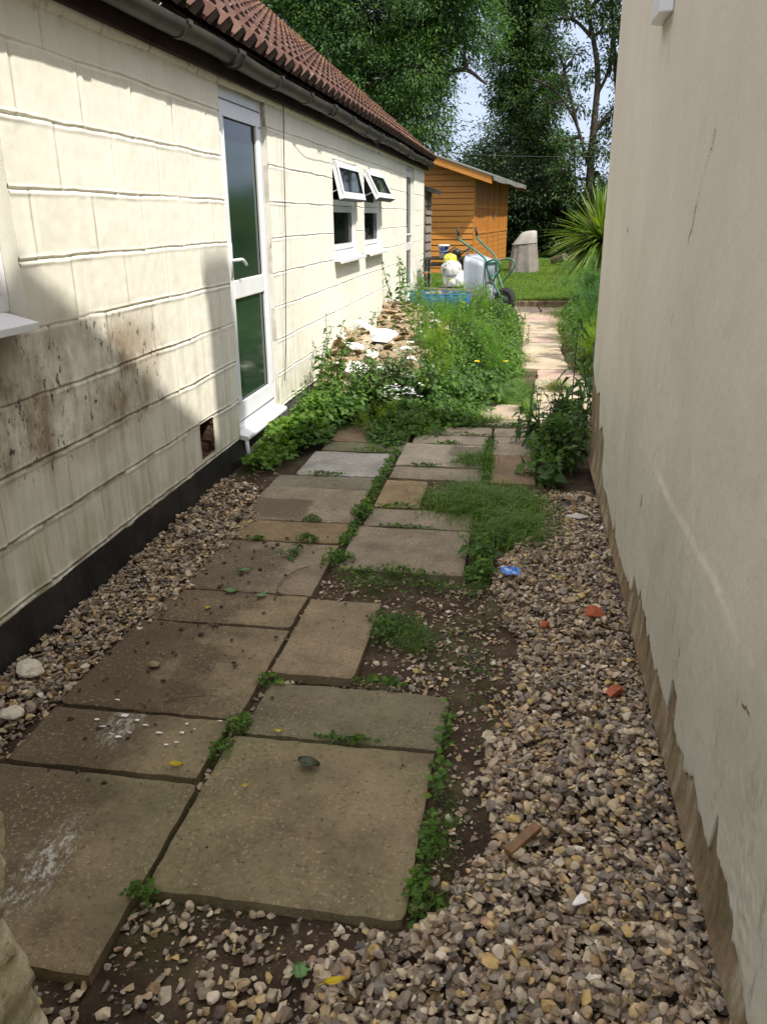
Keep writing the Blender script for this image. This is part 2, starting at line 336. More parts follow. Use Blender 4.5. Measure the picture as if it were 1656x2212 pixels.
def m_slab(key, col, stain=None, green=0.25, dirt=1.0, damp=None):
    t = NT('slab_' + key); v = t.pos(); s = t.sep(); X, Y = s[0], s[1]
    d = tuple(x * 0.72 for x in col); l = tuple(min(1, x * 1.22) for x in col)
    c = t.ramp(t.noise(v, 4.5, 10, 0.74), [(0.36, d), (0.5, col), (0.64, l)])
    c = t.mix(t.ramp(t.noise(v, 1.9, 4), [(0.4, 0.0), (0.62, green)]), c, (0.105, 0.115, 0.05))
    c = t.mix(t.ramp(t.noise(t.pos((1, 1, 1), (3, 8, 0)), 3.1, 7, 0.66), [(0.47, 0.0), (0.66, 0.55 if col[0] < 0.25 else 0.25)]), c, (0.085, 0.062, 0.040))
    if dirt:
        w = t.math('ADD', X, t.math('MULTIPLY', t.math('SUBTRACT', t.noise(v, 4.5, 7, 0.68), 0.5), 0.75))
        mud = t.math('MULTIPLY', t.math('SUBTRACT', 1.0, t.band(w, -1.17, -0.93)), t.math('SUBTRACT', 1.0, t.band(Y, 3.2, 4.0)))
        c = t.mix(t.math('MULTIPLY', mud, 0.80 * dirt), c, (0.070, 0.048, 0.030))
    if damp:
        x0, x1, y0, y1 = damp; w = t.math('MULTIPLY', t.math('SUBTRACT', t.noise(v, 9, 5), 0.5), 0.10)
        a = t.math('MULTIPLY', t.math('MULTIPLY', t.band(t.math('ADD', X, w), x0, x0 + 0.03), t.math('SUBTRACT', 1.0, t.band(t.math('ADD', X, w), x1 - 0.03, x1))),
                   t.math('MULTIPLY', t.band(t.math('ADD', Y, w), y0, y0 + 0.05), t.math('SUBTRACT', 1.0, t.band(t.math('ADD', Y, w), y1 - 0.03, y1))))
        c = t.mix(t.math('MULTIPLY', a, 0.72), c, (0.088, 0.063, 0.044))
    sp = t.ramp(t.noise(v, 85, 5, 0.75), [(0.55, 0.0), (0.64, 0.75)]); sp = t.math('MULTIPLY', sp, t.ramp(t.noise(t.pos((1, 1, 1), (9, 3, 0)), 3.2, 5, 0.65), [(0.38, 0.08), (0.6, 1.0)])); c = t.mix(sp, c, tuple(min(1, x * 2.1) for x in col))
    dk = t.ramp(t.noise(t.pos((1, 1, 1), (4, 7, 0)), 60, 5, 0.7), [(0.56, 0.0), (0.66, 0.7)]); c = t.mix(dk, c, (0.06, 0.05, 0.035))
    sp2 = t.ramp(t.voro(v, 22), [(0.05, 0.75), (0.075, 0.0)]); c = t.mix(t.math('MULTIPLY', sp2, t.ramp(t.noise(v, 6, 2), [(0.55, 0.0), (0.6, 1.0)])), c, (0.05, 0.042, 0.03))
    if stain: # splashes of white plaster
        x, y, r = stain; q = t.n('ShaderNodeVectorMath', {0: t.geo().outputs['Position'], 1: (x, y, 0)}, operation='SUBTRACT').outputs[0]
        q = t.n('ShaderNodeMapping', {'Vector': q, 'Rotation': (0, 0, R(-12)), 'Scale': (3.0, 1.0, 0)}).outputs[0]
        dist = t.n('ShaderNodeVectorMath', {0: q}, operation='LENGTH').outputs['Value']
        a = t.math('MULTIPLY', t.math('SUBTRACT', 1.0, t.band(dist, r * 0.3, r)), t.ramp(t.noise(t.pos((2, 0.9, 1)), 22, 9, 0.85), [(0.50, 0.0), (0.56, 0.9)]))
        c = t.mix(a, c, (0.50, 0.48, 0.44))
    h = t.math('ADD', t.math('MULTIPLY', t.noise(v, 9, 6, 0.6), 0.6), t.math('MULTIPLY', t.noise(v, 120, 4, 0.7), 0.35))
    t.bsdf(c, 0.88, 0.22, t.bump(h, 0.45, 0.007)); return t.m
def m_soil():
    t = NT('dark_soil'); v = t.pos()
    c = t.ramp(t.noise(v, 7, 8, 0.68), [(0.3, (0.028, 0.018, 0.012)), (0.52, (0.066, 0.044, 0.029)), (0.72, (0.13, 0.093, 0.062))])
    sp = t.ramp(t.noise(v, 95, 4, 0.7), [(0.61, 0.0), (0.67, 0.8)]); c = t.mix(sp, c, (0.26, 0.21, 0.155))
    g = t.ramp(t.noise(v, 2.6, 5, 0.6), [(0.52, 0.0), (0.66, 0.45)]); c = t.mix(g, c, (0.055, 0.075, 0.022))
    h = t.math('ADD', t.noise(v, 30, 8, 0.7), t.math('MULTIPLY', t.noise(v, 130, 3), 0.4))
    t.bsdf(c, 0.95, 0.15, t.bump(h, 0.8, 0.015)); return t.m
def m_stone(name, stops, rough=0.7, bright=1.0):
    t = NT(name); ri = t.geo().outputs['Random Per Island']; v = t.pos()
    c = t.ramp(ri, [(p, tuple(x * bright for x in q)) for p, q in stops])
    c = t.mix(t.ramp(t.noise(v, 65, 5, 0.65), [(0.35, 0.0), (0.72, 0.6)]), c, t.mix(1.0, c, (1.75, 1.65, 1.45), 'MULTIPLY'))
    c = t.mix(t.ramp(t.noise(v, 33, 3), [(0.52, 0.0), (0.64, 0.5)]), c, t.mix(1.0, c, (0.42, 0.38, 0.33), 'MULTIPLY'))
    t.bsdf(c, rough, 0.35, t.bump(t.noise(v, 150, 4), 0.35, 0.003)); return t.m
def m_lawn():
    t = NT('lawn_ground'); v = t.pos()
    c = t.ramp(t.noise(v, 1.1, 6, 0.6), [(0.35, (0.045, 0.085, 0.018)), (0.65, (0.085, 0.135, 0.03))])
    t.bsdf(c, 0.95, 0.1, t.bump(t.noise(v, 30, 5), 0.6, 0.03)); return t.m
def m_tile():
    t = NT('brown_concrete_tile'); v = t.pos(); s = t.sep()
    bt = t.n('ShaderNodeTexWhiteNoise', {'Vector': t.n('ShaderNodeVectorMath', {0: t.n('ShaderNodeMapping', {'Vector': t.geo().outputs['Position'], 'Scale': (4.3, 2.5, 0)}).outputs[0]}, operation='FLOOR').outputs[0]}, noise_dimensions='3D').outputs['Value']
    c = t.ramp(bt, [(0.0, (0.068, 0.032, 0.027)), (0.5, (0.095, 0.046, 0.039)), (1.0, (0.125, 0.064, 0.053))])
    c = t.mix(t.ramp(t.noise(v, 3, 7, 0.65), [(0.42, 0.0), (0.68, 0.5)]), c, (0.155, 0.11, 0.078))
    c = t.mix(t.ramp(t.noise(v, 14, 6, 0.75), [(0.60, 0.0), (0.66, 0.65)]), c, (0.40, 0.32, 0.32))
    c = t.mix(t.math('MULTIPLY', t.band(s[1], 8.5, 14.0), t.ramp(t.noise(v, 5, 6, 0.6), [(0.40, 0.0), (0.62, 0.7)])), c, (0.24, 0.12, 0.05))
    c = t.mix(t.ramp(t.noise(v, 26, 6, 0.7), [(0.58, 0.0), (0.70, 0.7)]), c, (0.10, 0.085, 0.05))
    t.bsdf(c, 0.8, 0.12, t.bump(t.noise(v, 60, 5), 0.35, 0.004)); return t.m
def m_glass(name, base, rough=0.03, see=0.0):
    t = NT(name); v = t.pos(); bmp = None
    b = t.bsdf(t.ramp(t.noise(v, 1.5, 4), [(0.35, tuple(x * 0.6 for x in base)), (0.7, base)]), rough, 0.45, bmp)
    if see:
        tr = t.n('ShaderNodeBsdfTransparent', {'Color': (0.75, 0.85, 0.8, 1)}); mx = t.n('ShaderNodeMixShader', {'Fac': see})
        t.t.links.new(b.outputs[0], mx.inputs[1]); t.t.links.new(tr.outputs[0], mx.inputs[2]); t.t.links.new(mx.outputs[0], t.out.inputs[0])
    return t.m
def m_wood(name, col, axis='x', dark=0.55, knots=True, rough=0.55, grey=0.0):
    t = NT(name); sc = {'x': (0.25, 6, 22), 'y': (6, 0.25, 22), 'z': (6, 6, 0.25)}[axis]
    g = t.noise(t.pos(sc), 3.0, 7, 0.6, 0.6)
    c = t.ramp(g, [(0.3, tuple(x * dark for x in col)), (0.5, col), (0.75, tuple(min(1, x * 1.2) for x in col))])
    if knots:
        kn = t.ramp(t.voro(t.pos({'x': (0.5, 1, 1.4), 'y': (1, 0.5, 1.4), 'z': (1, 1, 0.5)}[axis]), 3.1), [(0.04, 0.85), (0.07, 0.0)]); c = t.mix(kn, c, tuple(x * 0.3 for x in col))
    if grey: c = t.mix(grey, c, (0.2, 0.19, 0.18))
    t.bsdf(c, rough, 0.35, t.bump(g, 0.3, 0.004)); return t.m
M['cream'] = m_cream(); M['plaster'] = m_plaster(); M['under'] = m_undercoat(); M['soil'] = m_soil(); M['lawn'] = m_lawn(); M['tile'] = m_tile()
M['plinth'] = plain('black_bitumen', (0.018, 0.017, 0.017), 0.6, 0.3, var=0.4, scale=6, bump=0.5, dist=0.006, dirt=(0.06, 0.055, 0.048))
M['plinth2'] = plain('grey_footing', (0.10, 0.095, 0.085), 0.9, 0.2, var=0.4, bump=0.6, dist=0.01, dirt=(0.05, 0.05, 0.035))
M['upvc'] = plain('white_upvc', (0.78, 0.79, 0.82), 0.28, 0.5, var=0.03, scale=3, bump=0.02, dirt=(0.62, 0.61, 0.57))
M['gasket'] = plain('black_rubber', (0.015, 0.015, 0.015), 0.6, 0.3)
M['gutter'] = plain('dark_gutter_plastic', (0.036, 0.034, 0.030), 0.55, 0.25, var=0.35, scale=4, bump=0.08, dirt=(0.085, 0.08, 0.05))
M['fascia'] = plain('dark_brown_fascia', (0.022, 0.013, 0.010), 0.8, 0.1, var=0.3, dirt=(0.04, 0.03, 0.025))
M['glass_door'] = m_glass('dark_door_glass', (0.020, 0.045, 0.030), 0.10)
M['glass_win'] = m_glass('window_glass', (0.02, 0.028, 0.025), 0.03, see=0.45)
M['metal'] = plain('satin_metal', (0.55, 0.55, 0.53), 0.35, 0.5, 0.9, var=0.1)
M['room'] = plain('room_wall', (0.30, 0.30, 0.26), 0.9, 0.1)
M['cable'] = plain('black_cable', (0.03, 0.03, 0.03), 0.5)
FL = [(0.0, (0.15, 0.115, 0.09)), (0.12, (0.25, 0.20, 0.15)), (0.24, (0.37, 0.30, 0.22)), (0.34, (0.12, 0.105, 0.10)), (0.45, (0.46, 0.385, 0.28)),
      (0.55, (0.28, 0.185, 0.09)), (0.65, (0.185, 0.15, 0.13)), (0.74, (0.50, 0.43, 0.33)), (0.82, (0.43, 0.30, 0.12)), (0.89, (0.08, 0.075, 0.078)), (0.96, (0.34, 0.22, 0.14)), (1.0, (0.62, 0.58, 0.50))]
M['gravel'] = m_stone('flint_gravel', FL, 0.6)
M['rubble'] = m_stone('mortar_rubble', [(0, (0.20, 0.155, 0.10)), (0.35, (0.30, 0.245, 0.16)), (0.62, (0.215, 0.16, 0.10)), (0.72, (0.22, 0.11, 0.065)), (0.8, (0.38, 0.34, 0.26)), (0.92, (0.22, 0.20, 0.16)), (1, (0.6, 0.58, 0.54))], 0.9)
M['whiteplaster'] = plain('broken_white_plaster', (0.78, 0.77, 0.75), 0.9, 0.1, var=0.06, bump=0.4, dirt=(0.68, 0.65, 0.58))
M['brick'] = plain('red_brick', (0.36, 0.10, 0.05), 0.9, 0.1, var=0.3, scale=30, bump=0.6, dirt=(0.2, 0.1, 0.07))

# ---------------------------------------------------------------- ground, soil, lawn
def inset(x, y): return 0.0
def soil_h(X, Y):
    return -0.036 + 0.03 * fbm(X * 2.5, Y * 2.5, 4) + 0.014 * fbm(X * 14, Y * 14, 3)
def lawn_h(X, Y):
    base = np.clip(0.085 + 0.05 * (Y - 14.65), 0.085, 0.29)
    return base + 0.03 * fbm(X * 0.8, Y * 0.8, 3)
xs = np.arange(-1.95, 0.62, 0.02); ys = np.arange(0.2, 14.7, 0.02)
mb = MB(); Xg, Yg = np.meshgrid(xs, ys, indexing='ij'); mb.grid(Xg, Yg, soil_h(Xg, Yg))
tag(mb.build('soil', M['soil'], smooth=True), kind='structure')
mb = MB(); mb.box(-900, 900, -300, 1500, -0.4, -0.12)
tag(mb.build('ground', M['lawn']), kind='structure')
xs = np.arange(0.6, 6.0, 0.08); ys = np.arange(4.9, 14.6, 0.08); Xg, Yg = np.meshgrid(xs, ys, indexing='ij')
mb = MB(); mb.grid(Xg, Yg, soil_h(Xg, Yg) + 0.01 + 0.06 * np.clip(Xg - 0.8, 0, 1))
tag(mb.build('border_soil', M['soil'], smooth=True), kind='structure')
xs = np.concatenate([np.arange(-14, -3, 0.5), np.arange(-3, 6, 0.1), np.arange(6, 30, 0.6)]); ys = np.concatenate([np.arange(14.66, 25, 0.1), np.arange(25, 60, 0.7)])
Xg, Yg = np.meshgrid(xs, ys, indexing='ij'); mb = MB(); mb.grid(Xg, Yg, lawn_h(Xg, Yg))
tag(mb.build('lawn', M['lawn'], smooth=True), kind='structure')

# ---------------------------------------------------------------- left bungalow
WX = -1.73; Y0, Y1 = -1.5, 14.85; ZT = 2.205
OPEN = [(1.5, 2.72, 1.125, 2.02), (4.845, 5.77, 0.135, 2.25), (7.73, 8.85, 1.085, 1.965), (9.27, 10.37, 1.085, 1.95), (12.64, 13.5, 0.30, 2.25), (4.19, 4.39, 0.185, 0.385)]
bung = empty('bungalow', (WX, 7, 0), 'long low cream painted block bungalow with brown tiled roof and dark gutter on the left', 'bungalow')
# wall: a relief of painted concrete blocks, courses 235 mm
ycols = [Y0]
while ycols[-1] < Y1:
    y = ycols[-1]; ycols.append(y + (0.05 if y < 2.0 else 0.0125 if y < 5.2 else 0.0225 if y < 9 else 0.035))
ycols = np.array(ycols[:-1] + [Y1])
zrows = [0.135]
while zrows[-1] < ZT - 0.004:
    dj = abs(((zrows[-1] - 0.151 + 0.1176) % 0.2352) - 0.1176); zrows.append(zrows[-1] + (0.0032 if dj < 0.034 else 0.012))
zrows = np.array(zrows[:-1] + [ZT])
for (a, b, c, d) in OPEN:  # snap grid lines to openings
    for v in (a, b): ycols[np.argmin(abs(ycols - v))] = v
    for v in (c, d):
        if v < ZT: zrows[np.argmin(abs(zrows - v))] = v
YY, ZZ = np.meshgrid(ycols, zrows, indexing='ij')
def wall_relief(Y, Z):
    k = np.floor((Z - 0.151) / 0.2352); wob = 0.010 * fbm(Y * 1.7 + k * 7, k * 3.1 + 0 * Y, 3) + 0.006 * fbm(Y * 9, k * 5 + 0 * Y, 3)
    far = np.clip((Y - 5.9) / 0.5, 0, 1)
    h = 0.006 * fbm(Y * 5, Z * 5, 4) + 0.004 * fbm(Y * 22, Z * 22, 3)
    for kk in range(0, 10):
        zj = 0.151 + 0.2352 * kk; w = 0.012 * fbm(Y * 1.7 + kk * 7, kk * 3.1 + 0 * Y, 3) + 0.012 * fbm(Y * 7, kk * 5 + 0 * Y, 3) + 0.005 * (vnoise(np.floor(Y / 0.45 + 0.5 * (kk % 2)) * 2.3, kk * 3.3 + 0 * Y) - 0.5)
        dz = Z - zj - w; amp = 0.25 + 1.25 * vnoise(Y * 2.6, kk * 4.7 + 0 * Y) * (0.5 + vnoise(Y * 11, kk * 2.7 + 0 * Y))
        h -= amp * (0.0070 + 0.003 * far) * np.exp(-((dz - 0.001) / 0.0042) ** 2)     # groove
        h += 0.0030 * (1 - 0.75 * far) * amp * np.exp(-((dz + 0.012) / 0.0085) ** 2); h += 0.0022 * amp * np.exp(-((dz - 0.010) / 0.006) ** 2)                      # lip of mortar below
        ph = 0.365 if kk % 2 == 0 else 0.14
        inrow = (Z >= zj) & (Z < zj + 0.2352)
        u = (Y - ph + 0.006 * fbm(Z * 12, kk + 0 * Z, 2) + 0.225) % 0.45 - 0.225
        a2 = 0.2 + 1.1 * vnoise(np.floor((Y - ph) / 0.45 + 0.5) * 3.3, kk * 2.9 + 0 * Y)
        h += inrow * a2 * (1 - 0.75 * far) * (0.0070 * np.exp(-((u + 0.014) / 0.014) ** 2) - 0.0100 * np.exp(-((u - 0.006) / 0.010) ** 2))
    # round worn arrises at the near window
    return h
HH = wall_relief(YY, ZZ)
yc = (ycols[:-1] + ycols[1:]) / 2; zc = (zrows[:-1] + zrows[1:]) / 2; YC, ZC = np.meshgrid(yc, zc, indexing='ij'); mask = np.ones(YC.shape, bool)
for (a, b, c, d) in OPEN: mask &= ~((YC > a) & (YC < b) & (ZC > c) & (ZC < d))
mb = MB(); mb.grid(WX + HH, YY, ZZ, mask, flip=True)
for (a, b, c, d) in OPEN[:5]:   # reveals
    d = min(d, ZT); D_ = 0.09; x1 = WX + 0.001
    for y in (a, b):
        zz = np.arange(c, d + 0.001, 0.02); Xr, Zr = np.meshgrid(np.array([WX - D_, WX - 0.05, WX - 0.025, WX - 0.008, WX]), zz, indexing='ij')
        hh = np.interp(zz, zrows, HH[np.argmin(abs(ycols - y))]); Xr[-1] += hh
        Yr = y + 0.005 * fbm(Zr * 9, Xr * 30, 3); Yr[-1] = y
        mb.grid(Xr, Yr, Zr, flip=(y == a))
    for z in (c, d):
        yy = np.linspace(a, b, 30); Xr, Yr = np.meshgrid(np.array([WX - D_, WX - 0.03, WX + 0.0]), yy, indexing='ij')
        Xr[-1] += np.interp(yy, ycols, HH[:, np.argmin(abs(zrows - z))])
        mb.grid(Xr, Yr, np.full_like(Xr, z), flip=(z == d))
mb.box(WX - 0.2, WX - 0.001, Y1 - 0.02, Y1, 0.135, ZT)
mb.build('wall', M['cream'], bung, smooth=True)
# inner skin, rear and end walls (closed building)
mb = MB()
segs = sorted([(a - 0.0, b + 0.0) for a, b, c, d in OPEN if d > 0.5]); y = Y0
for a, b in segs: mb.box(WX - 0.2, WX - 0.09, y, a, -0.2, ZT); y = b
mb.box(WX - 0.2, WX - 0.09, y, Y1 - 0.03, -0.2, ZT)
for a, b, c, d in OPEN:
    if d > 0.5:
        mb.box(WX - 0.2, WX - 0.09, a, b, -0.2, c)
        if d < ZT: mb.box(WX - 0.2, WX - 0.09, a, b, d, ZT)
mb.box(-9.2, -9.0, Y0, Y1, -0.2, ZT); mb.box(-9.0, WX - 0.2, Y0, Y0 + 0.15, -0.2, ZT); mb.box(-9.0, WX - 0.2, Y1 - 0.18, Y1 - 0.03, -0.2, ZT)
mb.box(-9.0, WX - 0.2, Y0 + 0.15, Y1 - 0.18, -0.05, 0.0); mb.box(-9.0, WX - 0.2, Y0 + 0.15, Y1 - 0.18, ZT - 0.02, ZT + 0.02)
mb.box(-4.2, -4.1, Y0 + 0.15, Y1 - 0.18, 0.0, ZT - 0.02)
mb.build('inner_wall', M['room'], bung)
for ya_, yb_ in ((Y1 - 0.12, Y1 - 0.02), (Y0 + 0.02, Y0 + 0.12)):
    mb = MB(); mb.prism([(-9.3, 2.2), (WX - 0.02, 2.2), (-5.45, 5.35)], 'y', ya_, yb_); mb.build('gable', M['cream'], bung)
mb = MB()
yy = np.arange(Y0, 4.845, 0.03); zz = np.linspace(-0.12, 0.142, 10); Ya, Za = np.meshgrid(yy, zz, indexing='ij')
mb.grid(WX + 0.004 + 0.006 * fbm(Ya * 6, Za * 9, 4) + 0 * Ya, Ya, Za + (Za > 0.13) * 0.012 * fbm(Ya * 5, Ya * 0, 4), flip=True)
mb.grid(*[np.array(q) for q in ([[WX - 0.08] * len(yy), [WX + 0.004] * len(yy)], [yy, yy], [[0.14] * len(yy)] * 2)], flip=True)
mb.build('plinth', M['plinth'], bung, smooth=True)
mb = MB(); yy = np.arange(4.845, Y1, 0.05); Ya, Za = np.meshgrid(yy, np.linspace(-0.12, 0.138, 8), indexing='ij')
mb.grid(WX - 0.012 + 0.01 * fbm(Ya * 8, Za * 9, 4), Ya, Za, flip=True); mb.box(WX - 0.19, WX - 0.03, 12.6, 13.5, 0.0, 0.30)
mb.build('footing', M['plinth2'], bung, smooth=False)
# roof: interlocking tiles with hollow triangular rolls
TS = 0.82; th = math.atan(TS); cs, sn = math.cos(th), math.sin(th); EX, EZ = -1.585, 2.352
prof_y = np.array([0.0, 0.010, 0.050, 0.062, 0.102, 0.110, 0.148, 0.1999]) ; prof_h = np.array([0, 0.0, 0.056, 0.056, 0.002, 0.0, 0.0, 0.0])
ny = int((Y1 + 0.08 - Y0) / 0.2); yv = np.concatenate([prof_y + Y0 + 0.2 * i for i in range(ny)]); hv = np.tile(prof_h, ny)
mb = MB(); G = 0.29; nc = 17
for c in range(nc):
    s0 = c * G; s1 = s0 + G + 0.04; L0, L1 = 0.036, 0.012
    jit = np.repeat(rng.uniform(-0.003, 0.003, (ny + 1) // 1)[:ny], len(prof_y)); js = np.repeat(rng.uniform(-0.005, 0.005, ny), len(prof_y))
    rows = []
    for s, L in ((s0, L0), (s1, L1)):
        n_ = L + hv + jit; ss = s + js
        rows.append((EX - ss * cs + n_ * sn, yv, EZ + ss * sn + n_ * cs))
    A, Bq = rows; mb.grid(np.array([A[0], Bq[0]]), np.array([A[1], Bq[1]]), np.array([A[2], Bq[2]]), flip=True)
    # butt: flat pans closed, rolls open
    low = L0 - 0.020 - 0.0 * hv; n_ = low + jit; C = (EX - (s0 + js) * cs + n_ * sn, yv, EZ + (s0 + js) * sn + n_ * cs)
    msk = np.array([not (hv[i] > 0.01 or hv[i + 1] > 0.01) for i in range(len(yv) - 1)])[None, :]
    mb.grid(np.array([C[0], A[0]]), np.array([C[1], A[1]]), np.array([C[2], A[2]]), mask=msk, flip=True)
roof_mb = mb; mb = MB()
for c in range(nc):   # near-black wedges standing in for the shade inside the hollow roll ends
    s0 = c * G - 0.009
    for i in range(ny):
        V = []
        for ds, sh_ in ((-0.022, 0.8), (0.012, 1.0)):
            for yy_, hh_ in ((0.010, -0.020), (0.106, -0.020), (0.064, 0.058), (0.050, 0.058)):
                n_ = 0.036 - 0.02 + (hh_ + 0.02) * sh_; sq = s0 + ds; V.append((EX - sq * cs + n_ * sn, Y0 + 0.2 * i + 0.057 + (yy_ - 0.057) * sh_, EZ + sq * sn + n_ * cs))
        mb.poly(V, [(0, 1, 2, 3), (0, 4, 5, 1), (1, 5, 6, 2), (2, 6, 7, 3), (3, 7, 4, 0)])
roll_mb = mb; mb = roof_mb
# rear slope, plain
rx, rz = EX - (nc * G + 0.02) * cs, EZ + (nc * G + 0.02) * sn
mb.poly([(rx, Y0, rz + 0.03), (rx, Y1 + 0.08, rz + 0.03), (2 * rx - EX, Y1 + 0.08, EZ), (2 * rx - EX, Y0, EZ)], [(0, 1, 2, 3)])
mb.poly([(EX - 0.01, Y0, EZ - 0.012), (EX - 0.01, Y1 + 0.05, EZ - 0.012), (rx, Y1 + 0.05, rz - 0.01), (rx, Y0, rz - 0.01)], [(0, 1, 2, 3)])
roof = mb.build('roof', M['tile'], bung); roll_mb.build('roll_end_shade', plain('dark_roll_shade', (0.012, 0.008, 0.006), 0.95, 0.1, var=0.5, scale=25), roof)
mb = MB(); pts = [(rx, y, rz + 0.05) for y in np.arange(Y0, Y1 + 0.1, 0.45)]
for i in range(len(pts) - 1): mb.tube([pts[i], np.array(pts[i + 1]) + [0, 0.03, 0]], [0.11, 0.125], 12)
mb.build('ridge_tiles', M['tile'], roof)
mb = MB(); mb.obox(((EX + rx) / 2 - 0.012, Y1 + 0.05, (EZ + rz) / 2 - 0.05), (-cs, 0, sn), (0, 1, 0), (sn, 0, cs), (nc * G) / 2, 0.012, 0.06)
mb.build('bargeboard', M['fascia'], roof)
mb = MB(); mb.box(WX + 0.045, WX + 0.065, Y0, Y1 + 0.06, 2.196, 2.345); mb.box(WX - 0.15, WX + 0.043, Y0, Y1 + 0.04, 2.207, 2.219)
mb.build('fascia', M['fascia'], bung)
# mortar bedding strip just under the soffit, uneven
yy = np.arange(Y0, Y1, 0.03); mb = MB(); Xr = np.array([WX + 0.002 + 0 * yy, WX + 0.016 + 0.010 * fbm(yy * 4, yy * 0, 4), WX + 0.014 + 0 * yy]); Zr = np.array([2.172 + 0.02 * fbm(yy * 3, yy * 0 + 5, 4), 2.190 + 0 * yy, 2.206 + 0 * yy])
mb.grid(Xr, np.array([yy] * 3), Zr, flip=True); mb.build('eave_mortar', M['cream'], bung, smooth=True)
# gutter: half round with sagging line, sockets and brackets
def gy(y): return 0.006 * math.sin(y * 1.9) + 0.004 * math.sin(y * 4.3 + 1)
GX, GZ, GR = -1.612, 2.302, 0.056
mb = MB(); yy = np.arange(Y0, Y1 + 0.12, 0.08); ang = np.linspace(R(178), R(362), 16)
dz = np.array([gy(y) for y in yy]); A, Yq = np.meshgrid(ang, yy, indexing='ij')
def ring(r0, ex=0): return GX + r0 * np.cos(A), Yq, GZ + dz[None, :] + (r0 + 0.006) * np.sin(A)
mb.grid(*ring(GR), flip=False); mb.grid(*ring(GR - 0.003), flip=True)
o1, o2 = ring(GR), ring(GR - 0.003)
for e in (0, -1): mb.grid(np.array([o1[0][e], o2[0][e]]), np.array([yy, yy]), np.array([o1[2][e], o2[2][e]]))
for a in (0, 1):
    e = 0 if a == 0 else -1; c = (GX, yy[e], GZ + dz[e]); V = [c] + [(GX + GR * math.cos(t), yy[e], c[2] + (GR + 0.006) * math.sin(t)) for t in ang]
    mb.poly(V, [(0, i, i + 1) for i in range(1, len(ang))])
gut = mb.build('gutter', M['gutter'], bung, smooth=True)
k = 0
for y in np.arange(3.25, 14.8, 0.78):
    k += 1; y = y + rng.uniform(-0.03, 0.03); mb = MB(); wdt = 0.05 if k % 3 == 0 else 0.026; r_ = GR + (0.009 if k % 3 == 0 else 0.006)
    yb = np.array([y - wdt, y + wdt]); A2, Y2 = np.meshgrid(ang, yb, indexing='ij'); z_ = GZ + gy(y)
    mb.grid(GX + r_ * np.cos(A2), Y2, z_ + (r_ + 0.006) * np.sin(A2))
    for s_ in (0, 1): mb.grid(np.array([GX + (GR - 0.001) * np.cos(ang), GX + r_ * np.cos(ang)]), np.full((2, 16), yb[s_]), np.array([z_ + (GR + 0.005) * np.sin(ang), z_ + (r_ + 0.006) * np.sin(ang)]))
    mb.box(GX + GR - 0.004, GX + r_ + 0.004, y - wdt, y + wdt, z_ - 0.012, z_ + 0.008); mb.box(GX - r_ - 0.002, GX - GR + 0.012, y - 0.015, y + 0.015, z_ - 0.04, z_ + 0.03)
    if k % 3 == 0:
        for q in (-0.045, 0.045): mb.tube([(GX + (r_ + 0.003) * math.cos(t), y + q, z_ + (r_ + 0.009) * math.sin(t)) for t in ang], 0.005, 6)
    mb.build('gutter_bracket', M['gutter'], gut, smooth=False)
# small white pipe and its cover by the door
mb = MB(); mb.tube([(WX + 0.03, 4.87, 0.138), (WX + 0.035, 4.872, 0.05), (WX + 0.04, 4.87, -0.06)], 0.0125, 12); mb.build('drain_pipe', M['upvc'], bung, smooth=True)
# vent hole with rough brick inside
mb = MB(); rim_y = [4.19, 4.39, 4.39, 4.19]; rim_z = [0.185, 0.185, 0.385, 0.385]
for e_ in range(4):
    t0 = np.linspace(0, 1, 18); ya_ = rim_y[e_] + (rim_y[(e_ + 1) % 4] - rim_y[e_]) * t0; za_ = rim_z[e_] + (rim_z[(e_ + 1) % 4] - rim_z[e_]) * t0; xd = np.array([WX + 0.001, WX - 0.012, WX - 0.03, WX - 0.05, WX - 0.088]); Xh, Yh = np.meshgrid(xd, ya_, indexing='ij'); Zh = np.meshgrid(xd, za_, indexing='ij')[1]
    k_ = 0.35 * fbm(Xh * 60 + e_ * 9, (Yh + Zh) * 60, 3) * (Xh < WX - 0.005) * 0.06; mb.grid(Xh, Yh - k_ * (Yh - 4.29) / 0.1, Zh - k_ * (Zh - 0.285) / 0.1)
Yb, Zb = np.meshgrid(np.linspace(4.19, 4.39, 26), np.linspace(0.185, 0.385, 26), indexing='ij')
mb.grid(WX - 0.085 + 0.035 * fbm(Yb * 30, Zb * 30, 4) + 0 * Yb, Yb, Zb, flip=True); mb.build('vent_hole', plain('hole_brick', (0.085, 0.05, 0.035), 0.95, 0.1, var=0.6, scale=25, bump=0.8, dist=0.01), bung)

